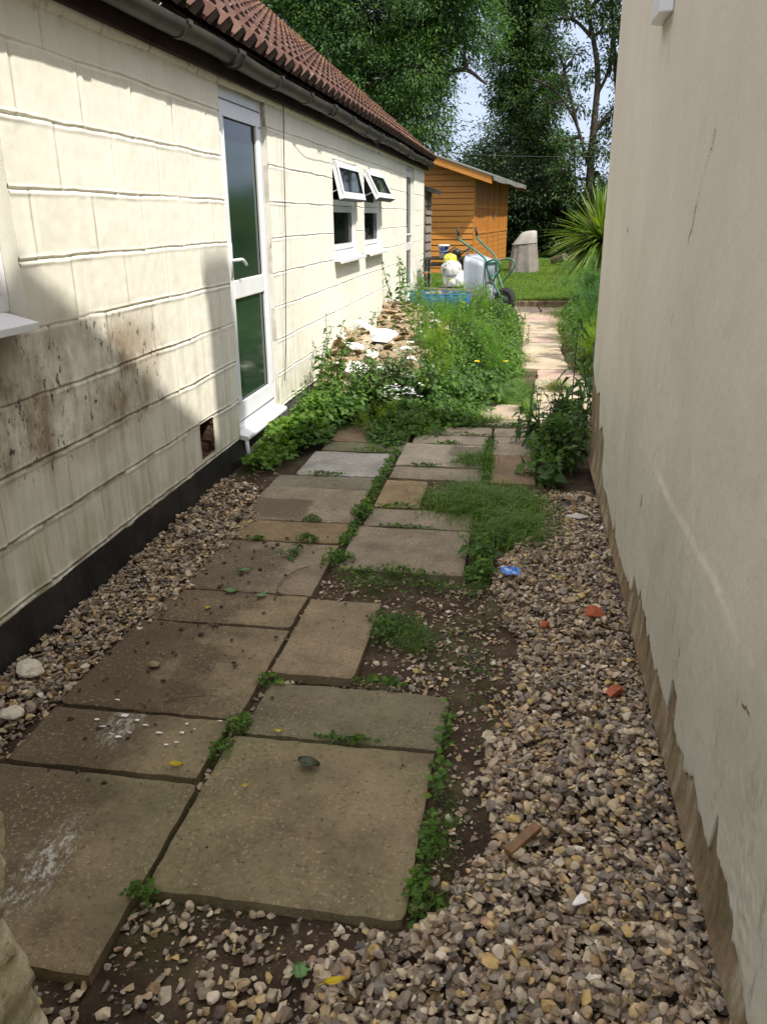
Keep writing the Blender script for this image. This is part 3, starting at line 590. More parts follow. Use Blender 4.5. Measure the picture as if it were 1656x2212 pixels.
def frame_rect(mb, x0, x1, a, b, c, d, w, wb=None, wt=None):
    wb = wb or w; wt = wt or w
    mb.box(x0, x1, a, b, c, c + wb); mb.box(x0, x1, a, b, d - wt, d); mb.box(x0, x1, a, a + w, c + wb, d - wt); mb.box(x0, x1, b - w, b, c + wb, d - wt)
def pane(parent, x, a, b, c, d, m='glass_win', name='pane'):
    mb = MB(); mb.box(x - 0.012, x, a, b, c, d); p = mb.build(name, M[m], parent)
    g = MB(); frame_rect(g, x - 0.002, x + 0.0035, a, b, c, d, 0.006); g.build('gasket', M['gasket'], p); return p
def glazed_door(y0, y1, z0, z1, lab, tr, hy, sill=True):
    dr = MB(); frame_rect(dr, WX - 0.088, WX - 0.034, y0 + 0.004, y1 - 0.004, z0 + 0.03, z1, 0.058, 0.055, 0.075)
    d = dr.build('door', M['upvc'], bung, bevel=0.006); d['label'] = lab
    lf = MB(); a, b, c, e = y0 + 0.066, y1 - 0.066, z0 + 0.09, z1 - 0.08
    frame_rect(lf, WX - 0.078, WX - 0.024, a, b, c, e, 0.088, 0.115); lf.box(WX - 0.078, WX - 0.0245, a + 0.088, b - 0.088, tr, tr + 0.115)
    l = lf.build('door_leaf', M['upvc'], d, bevel=0.007)
    ga = MB(); frame_rect(ga, WX - 0.033, WX - 0.029, a - 0.006, b + 0.006, c - 0.006, e + 0.006, 0.006); ga.build('door_gasket', M['gasket'], d)
    for (u, v) in ((c + 0.115, tr), (tr + 0.115, e - 0.088)): pane(d, WX - 0.045, a + 0.088, b - 0.088, u, v, 'glass_door', 'glass_panel')
    h = MB(); hz = tr + 0.235; h.box(WX - 0.024, WX - 0.014, hy - 0.016, hy + 0.016, hz - 0.1, hz + 0.1)
    h.tube(catmull([(WX - 0.018, hy, hz), (WX + 0.022, hy, hz + 0.004), (WX + 0.035, hy + 0.03, hz + 0.006), (WX + 0.032, hy + 0.08, hz - 0.004), (WX + 0.03, hy + 0.135, hz - 0.03)], 5), 0.0095, 8)
    h.build('door_handle', M['upvc'], d, smooth=True)
    if sill:
        s_ = MB(); s_.prism([(WX - 0.088, z0 - 0.002), (WX + 0.046, z0 - 0.016), (WX + 0.05, z0 - 0.001), (WX + 0.045, z0 + 0.012), (WX - 0.03, z0 + 0.03), (WX - 0.088, z0 + 0.03)], 'y', y0 + 0.012, y1 - 0.006)
        s_.build('door_sill', M['upvc'], d, bevel=0.002)
    return d
glazed_door(4.845, 5.77, 0.135, 2.19, 'tall white door with dark green glass and a lever handle', 0.985, 4.955)
glazed_door(12.64, 13.5, 0.28, 2.19, 'narrow looking far white glazed door near the wall end', 0.98, 12.76)
def sill_obj(parent, a, b, z, out=0.085, name='sill'):
    s_ = MB(); s_.prism([(WX - 0.08, z + 0.03), (WX - 0.08, z - 0.006), (WX + out - 0.03, z - 0.012), (WX + out - 0.024, z - 0.03), (WX + out, z - 0.026), (WX + out + 0.002, z), (WX - 0.04, z + 0.03)], 'y', a, b)
    return s_.build(name, M['upvc'], parent, bevel=0.002)
def window(a, b, c, d, lab, swing, tr=1.60):
    f = MB(); frame_rect(f, WX - 0.085, WX - 0.03, a + 0.003, b - 0.003, c + 0.03, d, 0.05); f.box(WX - 0.085, WX - 0.031, a + 0.05, b - 0.05, tr - 0.03, tr + 0.02)
    w = f.build('window', M['upvc'], bung, bevel=0.005); w['label'] = lab
    fx = MB(); frame_rect(fx, WX - 0.075, WX - 0.022, a + 0.056, b - 0.056, c + 0.086, tr - 0.036, 0.05); s1 = fx.build('lower_sash', M['upvc'], w, bevel=0.005)
    pane(w, WX - 0.045, a + 0.106, b - 0.106, c + 0.136, tr - 0.086)
    # top hung casement, swung out about its head
    H_ = d - 0.028; hgt = H_ - (tr + 0.005); A0, A1 = a + 0.03, b - 0.03; sw = R(swing); ux = (math.sin(sw), 0, -math.cos(sw)); nx = (math.cos(sw), 0, math.sin(sw)); hx = WX - 0.02
    cs_ = MB()
    def bar(ya, yb, u0, u1, t0=0.0, t1=0.052, mb_=cs_):
        c_ = np.array([hx, (ya + yb) / 2, H_]) + np.array(ux) * (u0 + u1) / 2 + np.array(nx) * (t0 + t1) / 2
        mb_.obox(c_, (0, 1, 0), ux, nx, (yb - ya) / 2, (u1 - u0) / 2, (t1 - t0) / 2)
    bar(A0, A1, 0, 0.058); bar(A0, A1, hgt - 0.062, hgt); bar(A0, A0 + 0.06, 0.058, hgt - 0.062); bar(A1 - 0.06, A1, 0.058, hgt - 0.062)
    c_ = cs_.build('casement', M['upvc'], w, bevel=0.005)
    g = MB(); bar(A0 + 0.06, A1 - 0.06, 0.058, hgt - 0.062, 0.018, 0.034, g); g.build('pane', M['glass_win'], c_)
    g = MB(); bar(A0 + 0.06, A1 - 0.06, 0.058, 0.064, 0.034, 0.050, g); bar(A0 + 0.06, A1 - 0.06, hgt - 0.068, hgt - 0.062, 0.034, 0.050, g); bar(A0 + 0.06, A0 + 0.066, 0.064, hgt - 0.068, 0.034, 0.05, g); bar(A1 - 0.066, A1 - 0.06, 0.064, hgt - 0.068, 0.034, 0.05, g); g.build('gasket', M['gasket'], c_)
    g = MB(); bar(A0 - 0.01, A1 + 0.01, hgt, hgt + 0.006, -0.01, 0.058, g); g.build('drip_strip', M['gasket'], c_)
    e0 = np.array([hx - 0.03, 0, tr + 0.06]); e1 = np.array([hx, 0, H_]) + np.array(ux) * (hgt * 0.72) + np.array(nx) * 0.005
    for y in (A0 + 0.02, A1 - 0.02): st = MB(); st.tube([(e0[0], y, e0[2]), (e1[0], y, e1[2])], 0.005, 6); st.build('stay', M['metal'], c_)
    sill_obj(w, a - 0.005, b + 0.05, c + 0.002)
    return w
window(7.73, 8.85, 1.085, 1.965, 'nearer small white window with its top light tilted slightly open', 13)
window(9.27, 10.37, 1.085, 1.95, 'farther small white window with its top light pushed wide open', 27)
f = MB(); frame_rect(f, WX - 0.12, WX - 0.062, 1.503, 2.717, 1.155, 2.02, 0.06); w0 = f.build('window', M['upvc'], bung, bevel=0.006); w0['label'] = 'white window cut by the left edge of the view'
fx = MB(); frame_rect(fx, WX - 0.11, WX - 0.05, 1.57, 2.65, 1.222, 1.955, 0.06); fx.build('sash', M['upvc'], w0, bevel=0.007)
pane(w0, WX - 0.075, 1.63, 2.59, 1.282, 1.895); sill_obj(w0, 1.5, 2.66, 1.128, 0.075)
# curtain behind the first small window
mb = MB(); yy = np.linspace(7.75, 8.5, 60); zz = np.array([1.1, 1.5, 1.95]); Ya, Za = np.meshgrid(yy, zz, indexing='ij')
mb.grid(WX - 0.32 + 0.03 * np.sin(Ya * 60) + 0 * Ya, Ya, Za, flip=True); tag(mb.build('curtain', plain('salmon_curtain', (0.45, 0.2, 0.14), 0.9, 0.1, var=0.4, scale=3), smooth=True), 'salmon coloured curtain hanging inside the nearer small window', 'curtain')
# loose cables
mb = MB(); mb.tube(catmull([(WX + 0.03, 6.10, 2.2), (WX + 0.022, 6.08, 1.8), (WX + 0.022, 6.03, 1.3), (WX + 0.022, 5.95, 0.85), (WX + 0.025, 5.90, 0.6), (WX + 0.022, 5.86, 0.42), (WX + 0.03, 5.80, 0.33)], 8), 0.0035, 6)
tag(mb.build('hanging_cable', M['cable'], smooth=True), 'thin black cable hanging down the cream wall beside the glazed door', 'cable')
mb = MB(); mb.tube(catmull([(GX + 0.03, 6.3, 2.235), (GX + 0.06, 6.7, 2.21), (GX + 0.055, 7.5, 2.21), (GX + 0.06, 8.3, 2.19), (GX + 0.055, 8.9, 2.20), (GX + 0.06, 9.2, 2.14), (GX + 0.05, 9.25, 2.09)], 8), 0.003, 6)
tag(mb.build('loose_wire', M['cable'], smooth=True), 'thin wire drooping under the gutter above the small windows', 'wire')
mb = MB(); mb.tube(catmull([(-4.6, 20, 3.1), (-1.45, 20, 2.79), (0.4, 20, 2.70), (1.9, 20, 2.70), (6, 20, 2.9)], 8), 0.007, 6)
tag(mb.build('overhead_wire', M['cable'], smooth=True), 'thin overhead wire crossing in front of the dark trees', 'wire')
# ---------------------------------------------------------------- right house: smooth rendered gable wall
HX, HY1 = 0.452, 5.08
house = empty('rendered_house', (3, 0, 0), 'tall smooth rendered beige house whose flaking gable wall fills the right side', 'house')
RY = [-1.2, 0.8, 1.115, 1.25, 1.29, 1.33, 1.425, 1.441, 1.456, 1.475, 1.49, 1.58, 1.65, 1.74, 1.80, 1.90, 1.905, 1.995, 2.0, 2.17, 2.2, 2.37, 2.39, 2.52, 2.54, 2.63, 2.66, 2.79, 2.82, 3.0, 3.19, 3.40, 3.445, 3.47, 3.62, 3.9, 4.0, 4.10, 4.12, 4.15, 4.33, 4.45, 4.57, 4.75, 4.95, 5.1]
RZ = [0.16, 0.15, 0.151, 0.195, 0.22, 0.234, 0.236, 0.29, 0.30, 0.20, 0.194, 0.21, 0.235, 0.19, 0.205, 0.20, 0.285, 0.297, 0.19, 0.20, 0.175, 0.224, 0.205, 0.245, 0.225, 0.262, 0.215, 0.240, 0.16, 0.15, 0.136, 0.15, 0.22, 0.15, 0.161, 0.195, 0.18, 0.23, 0.34, 0.372, 0.41, 0.36, 0.545, 0.50, 0.54, 0.60]
def rag(y):   # height of the torn lower edge of the paint coat
    r = np.interp(y, RY, RZ) + 0.016 * fbm(y * 30, y * 0, 4) + 0.010 * (vnoise(y * 130, y * 0 + 3) - 0.5) + 0.03 * (vnoise(np.floor(y * 16) * 3.7, y * 0 + 8) > 0.72) * (1 - (y * 16 % 1)) ** 2
    return np.clip(r, 0.085, 1)
def bow(y, z): return 0.006 * fbm(y * 0.9, z * 0.9, 2) + 0.012 * np.exp(-np.clip(z - 0.07, 0, 1) / 0.05) * -1
yv = np.concatenate([np.arange(-1.2, 0.9, 0.06), np.arange(0.9, 3.2, 0.008), np.arange(3.2, HY1 - 0.012, 0.012), [HY1 - 0.004]])
NU = 130; uv = np.linspace(0, 1, NU) ** 1.25
Yg = np.repeat(yv[:, None], NU + 14, 1); Zb = np.repeat(rag(yv)[:, None], NU + 14, 1)
def wall_top(y): return np.minimum(2.59 + 0.63 * (HY1 - y), 2.59 + 0.63 * (HY1 - 0.3) - 0.63 * (0.3 - y) * (y < 0.3))
Zt = wall_top(Yg); lo = Zb[:, :1] + (1.5 - Zb[:, :1]) * uv[None, :]; hi = 1.5 + (Zt[:, :1] - 1.5) * np.linspace(0, 1, 15)[None, 1:]; Zg = np.concatenate([lo, hi], 1)
lip = np.exp(-(Zg - Zb) / 0.006)
Xg = HX - 0.006 + bow(Yg, Zg) + 0.0025 * lip + 0.0022 * fbm(Yg * 25, Zg * 25, 3)
# the lower coat is thicker and ends in an uneven ridge about 0.69 m up
seam_z = 0.688 + 0.035 * fbm(Yg * 3.5, Yg * 0, 4) + 0.010 * (vnoise(Yg * 40, Yg * 0) - 0.5); gate = np.clip((3.4 - Yg) / 0.8, 0, 1)
Xg -= gate * (0.5 + vnoise(Yg * 3 + 2, Yg * 0)) * np.clip((vnoise(Yg * 5, Yg * 0 + 4) - 0.25) * 3, 0.12, 1) * (0.0034 / (1 + np.exp((Zg - seam_z) / 0.005)) + 0.0025 * np.exp(-((Zg - seam_z) / 0.008) ** 2) * vnoise(Yg * 14, Zg * 14))
grit = np.clip(vnoise(Yg * 3.2 + 5, Zg * 1.1) - 0.52, 0, 1) * 3 * np.clip(1.2 - Zg, 0, 1)
Xg -= 0.0045 * grit * np.clip(vnoise(Yg * 95, Zg * 80) - 0.45, 0, 1) * 2
Xg -= 0.004 * fbm(Yg * 4, Zg * 3, 3)
mb = MB(); mb.grid(Xg, Yg, Zg)
X2 = np.stack([Xg[:, 0], Xg[:, 0] + 0.007]); mb.grid(X2, np.stack([yv, yv]), np.stack([Zg[:, 0], Zg[:, 0]]))
mb.box(HX - 0.006, HX + 0.2, HY1 - 0.004, HY1, 0.60, 2.59)
wall_o = mb.build('wall', M['plaster'], house, smooth=True)
yv2 = np.concatenate([np.arange(-1.2, 0.9, 0.06), np.arange(0.9, HY1 - 0.006, 0.012), [HY1 - 0.006]]); zv2 = np.concatenate([[0.066], np.linspace(0.07, 0.75, 60)])
Ya, Za = np.meshgrid(yv2, zv2, indexing='ij')
Xa = HX + bow(Ya, Za) + 0.004 * fbm(Ya * 12, Za * 12, 4) + 0.003 * fbm(Ya * 40, Za * 20, 3)
mb = MB(); mb.grid(Xa, Ya, Za + (Za < 0.069) * 0.012 * fbm(Ya * 6, Ya * 0, 3))
mb.grid(np.stack([Xa[:, 0], np.full(len(yv2), HX + 0.06)]), np.stack([yv2, yv2]), np.stack([Za[:, 0] + 0.012 * fbm(yv2 * 6, yv2 * 0, 3), np.full(len(yv2), 0.066)]), flip=True)
mb.box(HX, HX + 0.2, HY1 - 0.03, HY1 - 0.006, 0.066, 0.62)
mb.build('bare_render', M['under'], house, smooth=True)
mb = MB(); Ya, Za = np.meshgrid(np.arange(-1.2, HY1 - 0.02, 0.03), np.linspace(-0.14, 0.07, 8), indexing='ij')
mb.grid(HX + 0.045 + 0.016 * fbm(Ya * 7, Za * 12, 4), Ya, Za)
mb.build('plinth', M['plinth2'], house)
mb = MB()   # body of the house behind the wall skin
gz = lambda y: 2.585 + 0.63 * (HY1 - y)
apex = 0.3; az = gz(apex)
mb.prism([(HY1 - 0.01, 0.067), (HY1 - 0.01, 2.57), (apex, az - 0.02), (2 * apex - HY1, 2.57), (2 * apex - HY1, 0.067)], 'x', HX + 0.06, 7.0)
mb.poly([(HX - 0.004, -1.2, 0.06), (HX - 0.004, -1.2, gz(apex) - 0.63 * (apex + 1.2)), (HX - 0.004, 2 * apex - HY1, 2.64), (HX - 0.004, 2 * apex - HY1, 0.06)], [(0, 1, 2, 3)])
mb.build('rear_wall', M['plaster'], house)
mb = MB()
for sgn in (1, -1):
    e = HY1 + 0.03 if sgn > 0 else 2 * apex - HY1 - 0.1; ez = 2.58
    a = np.array([0, apex, az + 0.02]); b = np.array([0, e, ez])
    V = []
    for x in (HX - 0.02, 7.1):
        for p, dz_ in ((a, 0), (b, 0), (b, 0.05), (a, 0.05)): V.append((x, p[1], p[2] + dz_))
    mb.poly(V, [(0, 1, 2, 3), (4, 7, 6, 5), (0, 4, 5, 1), (1, 5, 6, 2), (2, 6, 7, 3), (3, 7, 4, 0)])
rf2 = mb.build('roof', M['tile'], house)
mb = MB(); mb.box(0.95, 1.28, 2.72, 3.08, 3.6, 5.84); mb.box(0.92, 1.31, 2.69, 3.11, 5.65, 5.74); mb.lathe([(0.09, 0), (0.10, 0.0), (0.085, 0.02), (0.08, 0.02)], (1.1, 2.9, 5.84), 14)
mb.build('chimney', M['brick'], rf2)
# end of a white boxed pipe high on the wall
mb = MB(); mb.prism([(HX - 0.006, 3.19), (HX - 0.050, 3.20), (HX - 0.055, 3.33), (HX - 0.05, 3.40), (HX - 0.006, 3.43)], 'z', 2.09, 3.4)
mb.build('boxed_pipe', M['upvc'], house, bevel=0.004)
# cracks: thin irregular dark gouges opened in the paint
def crack(P, w, seed, gap=0.25):
    r = np.random.default_rng(seed); P = catmull(P, 30); mb = MB(); n = len(P)
    yy, zz = P[:, 0], P[:, 1]; T = np.gradient(P, axis=0); T /= np.linalg.norm(T, axis=1)[:, None]; Nn = np.stack([-T[:, 1], T[:, 0]], 1)
    wob = 0.020 * fbm(np.arange(n) * 0.12, np.zeros(n) + seed, 4); ww = w * np.clip(0.2 + 1.6 * vnoise(np.arange(n) * 0.33, np.zeros(n) + seed * 3.1) - gap, 0.02, 2)
    A = P + Nn * (wob + ww)[:, None]; Bq = P + Nn * (wob - ww)[:, None]
    x = HX - 0.0085 + bow(P[:, 0], P[:, 1])
    mb.grid(np.stack([x, x]), np.stack([A[:, 0], Bq[:, 0]]), np.stack([A[:, 1], Bq[:, 1]]))
    return mb.build('crack', M['under'], wall_o)
crack([(2.277, 1.657), (2.282, 1.645), (2.288, 1.625), (2.300, 1.61)], 0.0042, 3, 0.35)
crack([(2.300, 1.612), (2.335, 1.588), (2.37, 1.545), (2.401, 1.505)], 0.0022, 6, 0.75)
crack([(2.401, 1.495), (2.415, 1.465), (2.43, 1.43), (2.460, 1.390)], 0.0045, 4, 0.45)
crack([(2.496, 1.326), (2.520, 1.29), (2.54, 1.26), (2.577, 1.185), (2.60, 1.121)], 0.0016, 5, 0.6)
crack([(2.797, 0.548), (2.793, 0.53), (2.797, 0.50)], 0.0075, 9, 0.1)
crack([(3.918, 1.41), (3.92, 1.40), (3.922, 1.388)], 0.006, 12, 0.1)
crack([(1.36, 0.60), (1.38, 0.603), (1.41, 0.596)], 0.004, 14, 0.3)
crack([(1.95, 0.45), (1.952, 0.40), (1.957, 0.34)], 0.005, 15, 0.6)
# ---------------------------------------------------------------- gate pier at the lower left
pier_m = NT('weathered_cement_pier'); v_ = pier_m.pos()
c_ = pier_m.ramp(pier_m.noise(v_, 4, 7, 0.65), [(0.3, (0.38, 0.30, 0.17)), (0.5, (0.62, 0.53, 0.35)), (0.7, (0.75, 0.67, 0.5))])
c_ = pier_m.mix(pier_m.ramp(pier_m.noise(v_, 9, 5), [(0.5, 0.0), (0.62, 0.5)]), c_, (0.17, 0.18, 0.07)); c_ = pier_m.mix(pier_m.ramp(pier_m.noise(pier_m.pos((1, 1, 3)), 11, 9, 0.8), [(0.55, 0.0), (0.62, 0.8)]), c_, (0.16, 0.12, 0.08)); c_ = pier_m.mix(pier_m.ramp(pier_m.noise(v_, 70, 6, 0.8), [(0.5, 0.0), (0.66, 0.6)]), c_, (0.75, 0.7, 0.58))
pier_m.bsdf(c_, 0.9, 0.2, pier_m.bump(pier_m.noise(v_, 30, 7, 0.7), 0.8, 0.015)); M['pier'] = pier_m.m
mb = MB(); zz = np.arange(-0.1, 0.99, 0.012); prof = []
a = np.linspace(0, 1, 9)
for t in np.linspace(0, np.pi / 2, 7): prof.append((-0.692 + 0.03 * math.sin(t) , 0.775 + 0.03 * math.cos(t)))
prof = [(-1.25, 0.805), (-1.0, 0.805), (-0.8, 0.805)] + prof + [(-0.662, 0.70), (-0.662, 0.6), (-0.68, 0.56), (-1.25, 0.56)]
px = np.array([p[0] for p in prof]); py = np.array([p[1] for p in prof]); PX, ZZ2 = np.meshgrid(px, zz, indexing='ij'); PY = np.meshgrid(py, zz, indexing='ij')[0]
zf = ZZ2 / 0.125 + 0.3; n1 = 0.030 * fbm(ZZ2 * 3.5, PX * 0 + 2, 4) + 0.022 * (vnoise(np.floor(zf) * 3.3, PX * 0) - 0.5) + 0.03 * fbm(ZZ2 * 24, PX * 9 + PY * 25, 5) - 0.012 * np.exp(-((zf % 1 - 0.5) / 0.07) ** 2) * (PX > -0.8)
mb.grid(PX + n1 + 0.008, PY + 0.03 * fbm(ZZ2 * 8, PX * 5 + 4, 3), ZZ2)
mb.poly([(float(a_), float(b_), 0.98) for a_, b_ in zip(px, py)], [tuple(range(len(px)))]); zz = None
tag(mb.build('gate_pier', M['pier'], smooth=True), 'rough yellowish cement pier edge at the lower left corner of the view', 'pier')

# ---------------------------------------------------------------- paving slabs
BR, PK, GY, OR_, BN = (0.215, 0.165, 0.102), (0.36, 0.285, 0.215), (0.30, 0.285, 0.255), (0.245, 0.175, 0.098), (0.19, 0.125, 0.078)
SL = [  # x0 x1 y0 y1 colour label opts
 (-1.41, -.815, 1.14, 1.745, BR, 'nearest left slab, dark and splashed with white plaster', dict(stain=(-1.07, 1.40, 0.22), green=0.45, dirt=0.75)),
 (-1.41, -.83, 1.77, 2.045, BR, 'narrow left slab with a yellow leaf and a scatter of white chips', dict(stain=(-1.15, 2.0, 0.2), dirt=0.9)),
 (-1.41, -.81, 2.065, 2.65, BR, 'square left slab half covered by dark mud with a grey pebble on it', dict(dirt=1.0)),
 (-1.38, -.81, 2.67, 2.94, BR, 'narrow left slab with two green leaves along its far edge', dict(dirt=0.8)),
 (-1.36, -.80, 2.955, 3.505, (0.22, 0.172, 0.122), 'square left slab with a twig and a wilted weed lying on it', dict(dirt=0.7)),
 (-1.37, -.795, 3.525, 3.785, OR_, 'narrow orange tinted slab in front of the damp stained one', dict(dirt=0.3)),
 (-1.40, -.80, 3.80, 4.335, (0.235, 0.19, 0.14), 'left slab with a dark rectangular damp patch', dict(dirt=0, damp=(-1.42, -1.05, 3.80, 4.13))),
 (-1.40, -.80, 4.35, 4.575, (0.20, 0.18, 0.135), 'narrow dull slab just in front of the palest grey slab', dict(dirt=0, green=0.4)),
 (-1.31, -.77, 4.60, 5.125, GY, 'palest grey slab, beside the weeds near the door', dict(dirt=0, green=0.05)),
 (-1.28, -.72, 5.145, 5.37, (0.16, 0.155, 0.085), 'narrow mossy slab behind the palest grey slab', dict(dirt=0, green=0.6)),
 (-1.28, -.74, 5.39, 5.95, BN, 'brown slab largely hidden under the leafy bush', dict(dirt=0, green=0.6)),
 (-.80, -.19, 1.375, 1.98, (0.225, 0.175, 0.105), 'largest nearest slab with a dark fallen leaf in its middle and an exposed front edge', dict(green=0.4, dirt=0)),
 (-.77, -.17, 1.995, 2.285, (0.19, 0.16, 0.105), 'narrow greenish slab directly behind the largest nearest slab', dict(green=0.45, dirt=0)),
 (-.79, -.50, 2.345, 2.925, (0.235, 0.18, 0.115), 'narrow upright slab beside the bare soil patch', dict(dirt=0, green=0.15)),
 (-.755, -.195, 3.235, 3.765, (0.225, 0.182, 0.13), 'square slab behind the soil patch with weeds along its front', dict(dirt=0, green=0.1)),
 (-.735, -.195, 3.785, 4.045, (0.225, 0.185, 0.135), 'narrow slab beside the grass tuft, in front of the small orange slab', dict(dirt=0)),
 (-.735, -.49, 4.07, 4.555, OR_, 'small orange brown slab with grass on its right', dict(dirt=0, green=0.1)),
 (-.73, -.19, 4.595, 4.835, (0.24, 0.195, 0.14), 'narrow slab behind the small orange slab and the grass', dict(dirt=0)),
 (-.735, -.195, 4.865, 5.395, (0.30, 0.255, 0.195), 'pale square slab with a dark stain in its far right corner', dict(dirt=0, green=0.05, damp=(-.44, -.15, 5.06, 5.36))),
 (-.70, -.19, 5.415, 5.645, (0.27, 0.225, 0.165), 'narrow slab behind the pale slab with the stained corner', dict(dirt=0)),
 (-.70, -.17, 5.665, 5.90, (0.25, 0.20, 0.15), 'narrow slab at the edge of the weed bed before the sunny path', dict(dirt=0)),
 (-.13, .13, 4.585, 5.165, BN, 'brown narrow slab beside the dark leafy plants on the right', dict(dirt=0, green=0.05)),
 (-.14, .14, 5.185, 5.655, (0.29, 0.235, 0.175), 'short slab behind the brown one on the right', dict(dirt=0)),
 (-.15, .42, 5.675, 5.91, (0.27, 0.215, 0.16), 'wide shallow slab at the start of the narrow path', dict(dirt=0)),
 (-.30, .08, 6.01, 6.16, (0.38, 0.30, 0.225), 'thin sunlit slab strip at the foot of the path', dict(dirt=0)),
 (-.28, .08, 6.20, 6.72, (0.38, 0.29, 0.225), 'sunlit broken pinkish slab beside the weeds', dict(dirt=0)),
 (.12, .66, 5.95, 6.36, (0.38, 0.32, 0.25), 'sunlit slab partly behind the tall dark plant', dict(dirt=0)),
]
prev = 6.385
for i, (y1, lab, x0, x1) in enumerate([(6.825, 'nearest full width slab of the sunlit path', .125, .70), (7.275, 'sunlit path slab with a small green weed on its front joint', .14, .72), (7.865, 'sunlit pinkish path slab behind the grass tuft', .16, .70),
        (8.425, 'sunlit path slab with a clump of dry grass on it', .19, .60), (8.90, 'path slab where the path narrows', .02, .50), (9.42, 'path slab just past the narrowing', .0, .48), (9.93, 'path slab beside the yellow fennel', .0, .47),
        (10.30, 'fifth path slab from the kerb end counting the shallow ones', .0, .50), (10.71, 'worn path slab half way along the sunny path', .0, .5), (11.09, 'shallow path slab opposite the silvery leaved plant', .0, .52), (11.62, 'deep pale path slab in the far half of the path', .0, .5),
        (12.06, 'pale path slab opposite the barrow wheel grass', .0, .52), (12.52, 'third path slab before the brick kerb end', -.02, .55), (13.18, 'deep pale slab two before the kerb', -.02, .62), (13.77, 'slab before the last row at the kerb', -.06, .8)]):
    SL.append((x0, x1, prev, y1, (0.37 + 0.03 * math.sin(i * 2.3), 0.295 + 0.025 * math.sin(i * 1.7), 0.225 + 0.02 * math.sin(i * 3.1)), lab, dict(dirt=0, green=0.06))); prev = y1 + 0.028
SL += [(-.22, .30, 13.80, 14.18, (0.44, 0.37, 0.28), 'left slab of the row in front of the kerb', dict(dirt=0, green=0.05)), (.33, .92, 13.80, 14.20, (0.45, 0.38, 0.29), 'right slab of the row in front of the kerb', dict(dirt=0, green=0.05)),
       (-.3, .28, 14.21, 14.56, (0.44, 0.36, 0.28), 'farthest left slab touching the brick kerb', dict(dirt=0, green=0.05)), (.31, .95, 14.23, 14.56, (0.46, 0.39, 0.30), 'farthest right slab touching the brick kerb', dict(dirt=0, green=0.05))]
gen_mats = {}
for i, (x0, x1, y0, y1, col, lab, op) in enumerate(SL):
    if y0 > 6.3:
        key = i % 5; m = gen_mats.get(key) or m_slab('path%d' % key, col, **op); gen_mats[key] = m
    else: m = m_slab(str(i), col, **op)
    nx, ny_ = max(4, int((x1 - x0) / (0.012 if y0 < 4 else 0.03))), max(4, int((y1 - y0) / (0.012 if y0 < 4 else 0.03)))
    gx, gy_ = np.meshgrid(np.linspace(x0, x1, nx), np.linspace(y0, y1, ny_), indexing='ij')
    # uneven outline and gently rounded, chipped arris
    ex = np.minimum(gx - x0, x1 - gx); ey = np.minimum(gy_ - y0, y1 - gy_); e = np.minimum(ex, ey)
    tilt = rng.uniform(-0.006, 0.006, 2); z = tilt[0] * (gx - (x0 + x1) / 2) + tilt[1] * (gy_ - (y0 + y1) / 2) + 0.0035 * fbm(gx * 7 + i, gy_ * 7, 4)
    z -= 0.005 * np.exp(-e / 0.004) * (0.5 + 1.2 * vnoise(gx * 25 + i * 3, gy_ * 25))
    amp = 0.0035 if y0 < 6.3 else 0.026
    xx = gx + amp * 2 * fbm(gy_ * 11 + i * 5, gx * 3, 3) * (1 - np.clip(ex / 0.12, 0, 1)); yy = gy_ + amp * 2 * fbm(gx * 11 + i * 9, gy_ * 3, 3) * (1 - np.clip(ey / 0.12, 0, 1))
    c0 = np.hypot(ex, ey); cut = np.clip(1 - c0 / 0.025, 0, 1) * 0.006 * (vnoise(np.sign(gx - (x0 + x1) / 2) * 3.3 + i * 7.7, np.sign(gy_ - (y0 + y1) / 2) * 5.1 + i) > 0.55); xx += np.sign((x0 + x1) / 2 - gx) * cut; yy += np.sign((y0 + y1) / 2 - gy_) * cut
    mb = MB(); mb.grid(xx, yy, z)
    def skirt(a, b, c, fl):
        b2 = b; mb.grid(np.stack([a, a]), np.stack([b2, b2]), np.stack([c, np.full_like(c, -0.06)]), flip=fl)
    skirt(xx[:, 0], yy[:, 0], z[:, 0], False); skirt(xx[:, -1], yy[:, -1], z[:, -1], True); skirt(xx[0], yy[0], z[0], True); skirt(xx[-1], yy[-1], z[-1], False)
    rot = rng.uniform(-0.006, 0.006)
    o = mb.build('paving_slab', m, smooth=True); o.data.transform(Matrix.Translation((-(x0 + x1) / 2, -(y0 + y1) / 2, 0)))
    o.location = ((x0 + x1) / 2, (y0 + y1) / 2, rng.uniform(-0.002, 0.002)); o.rotation_euler = (0, 0, rot)
    o.data.polygons.foreach_set('use_smooth', [True] * len(o.data.polygons)); md = o.modifiers.new('edge', 'EDGE_SPLIT'); md.split_angle = R(50)
    tag(o, lab, 'paving slab', 'concrete paving slabs')
# brick kerb at the lawn
kb = MB(); kerb = empty('kerb', (0.5, 14.6, 0), 'low reddish brown kerb between the path and the lawn', 'kerb')
for x in np.arange(-1.9, 5.2, 0.46):
    kb = MB(); kb.box(x, x + 0.452, 14.57, 14.67, -0.1, 0.085 + rng.uniform(-0.006, 0.006)); kb.build('kerb_length', plain('kerb_brown', (0.22, 0.145, 0.10), 0.9, 0.2, var=0.3, bump=0.6, dist=0.008, dirt=(0.10, 0.08, 0.05)) if 'kerb' not in M else M['kerb'], kerb, bevel=0.008)
    M['kerb'] = bpy.data.materials['kerb_brown']

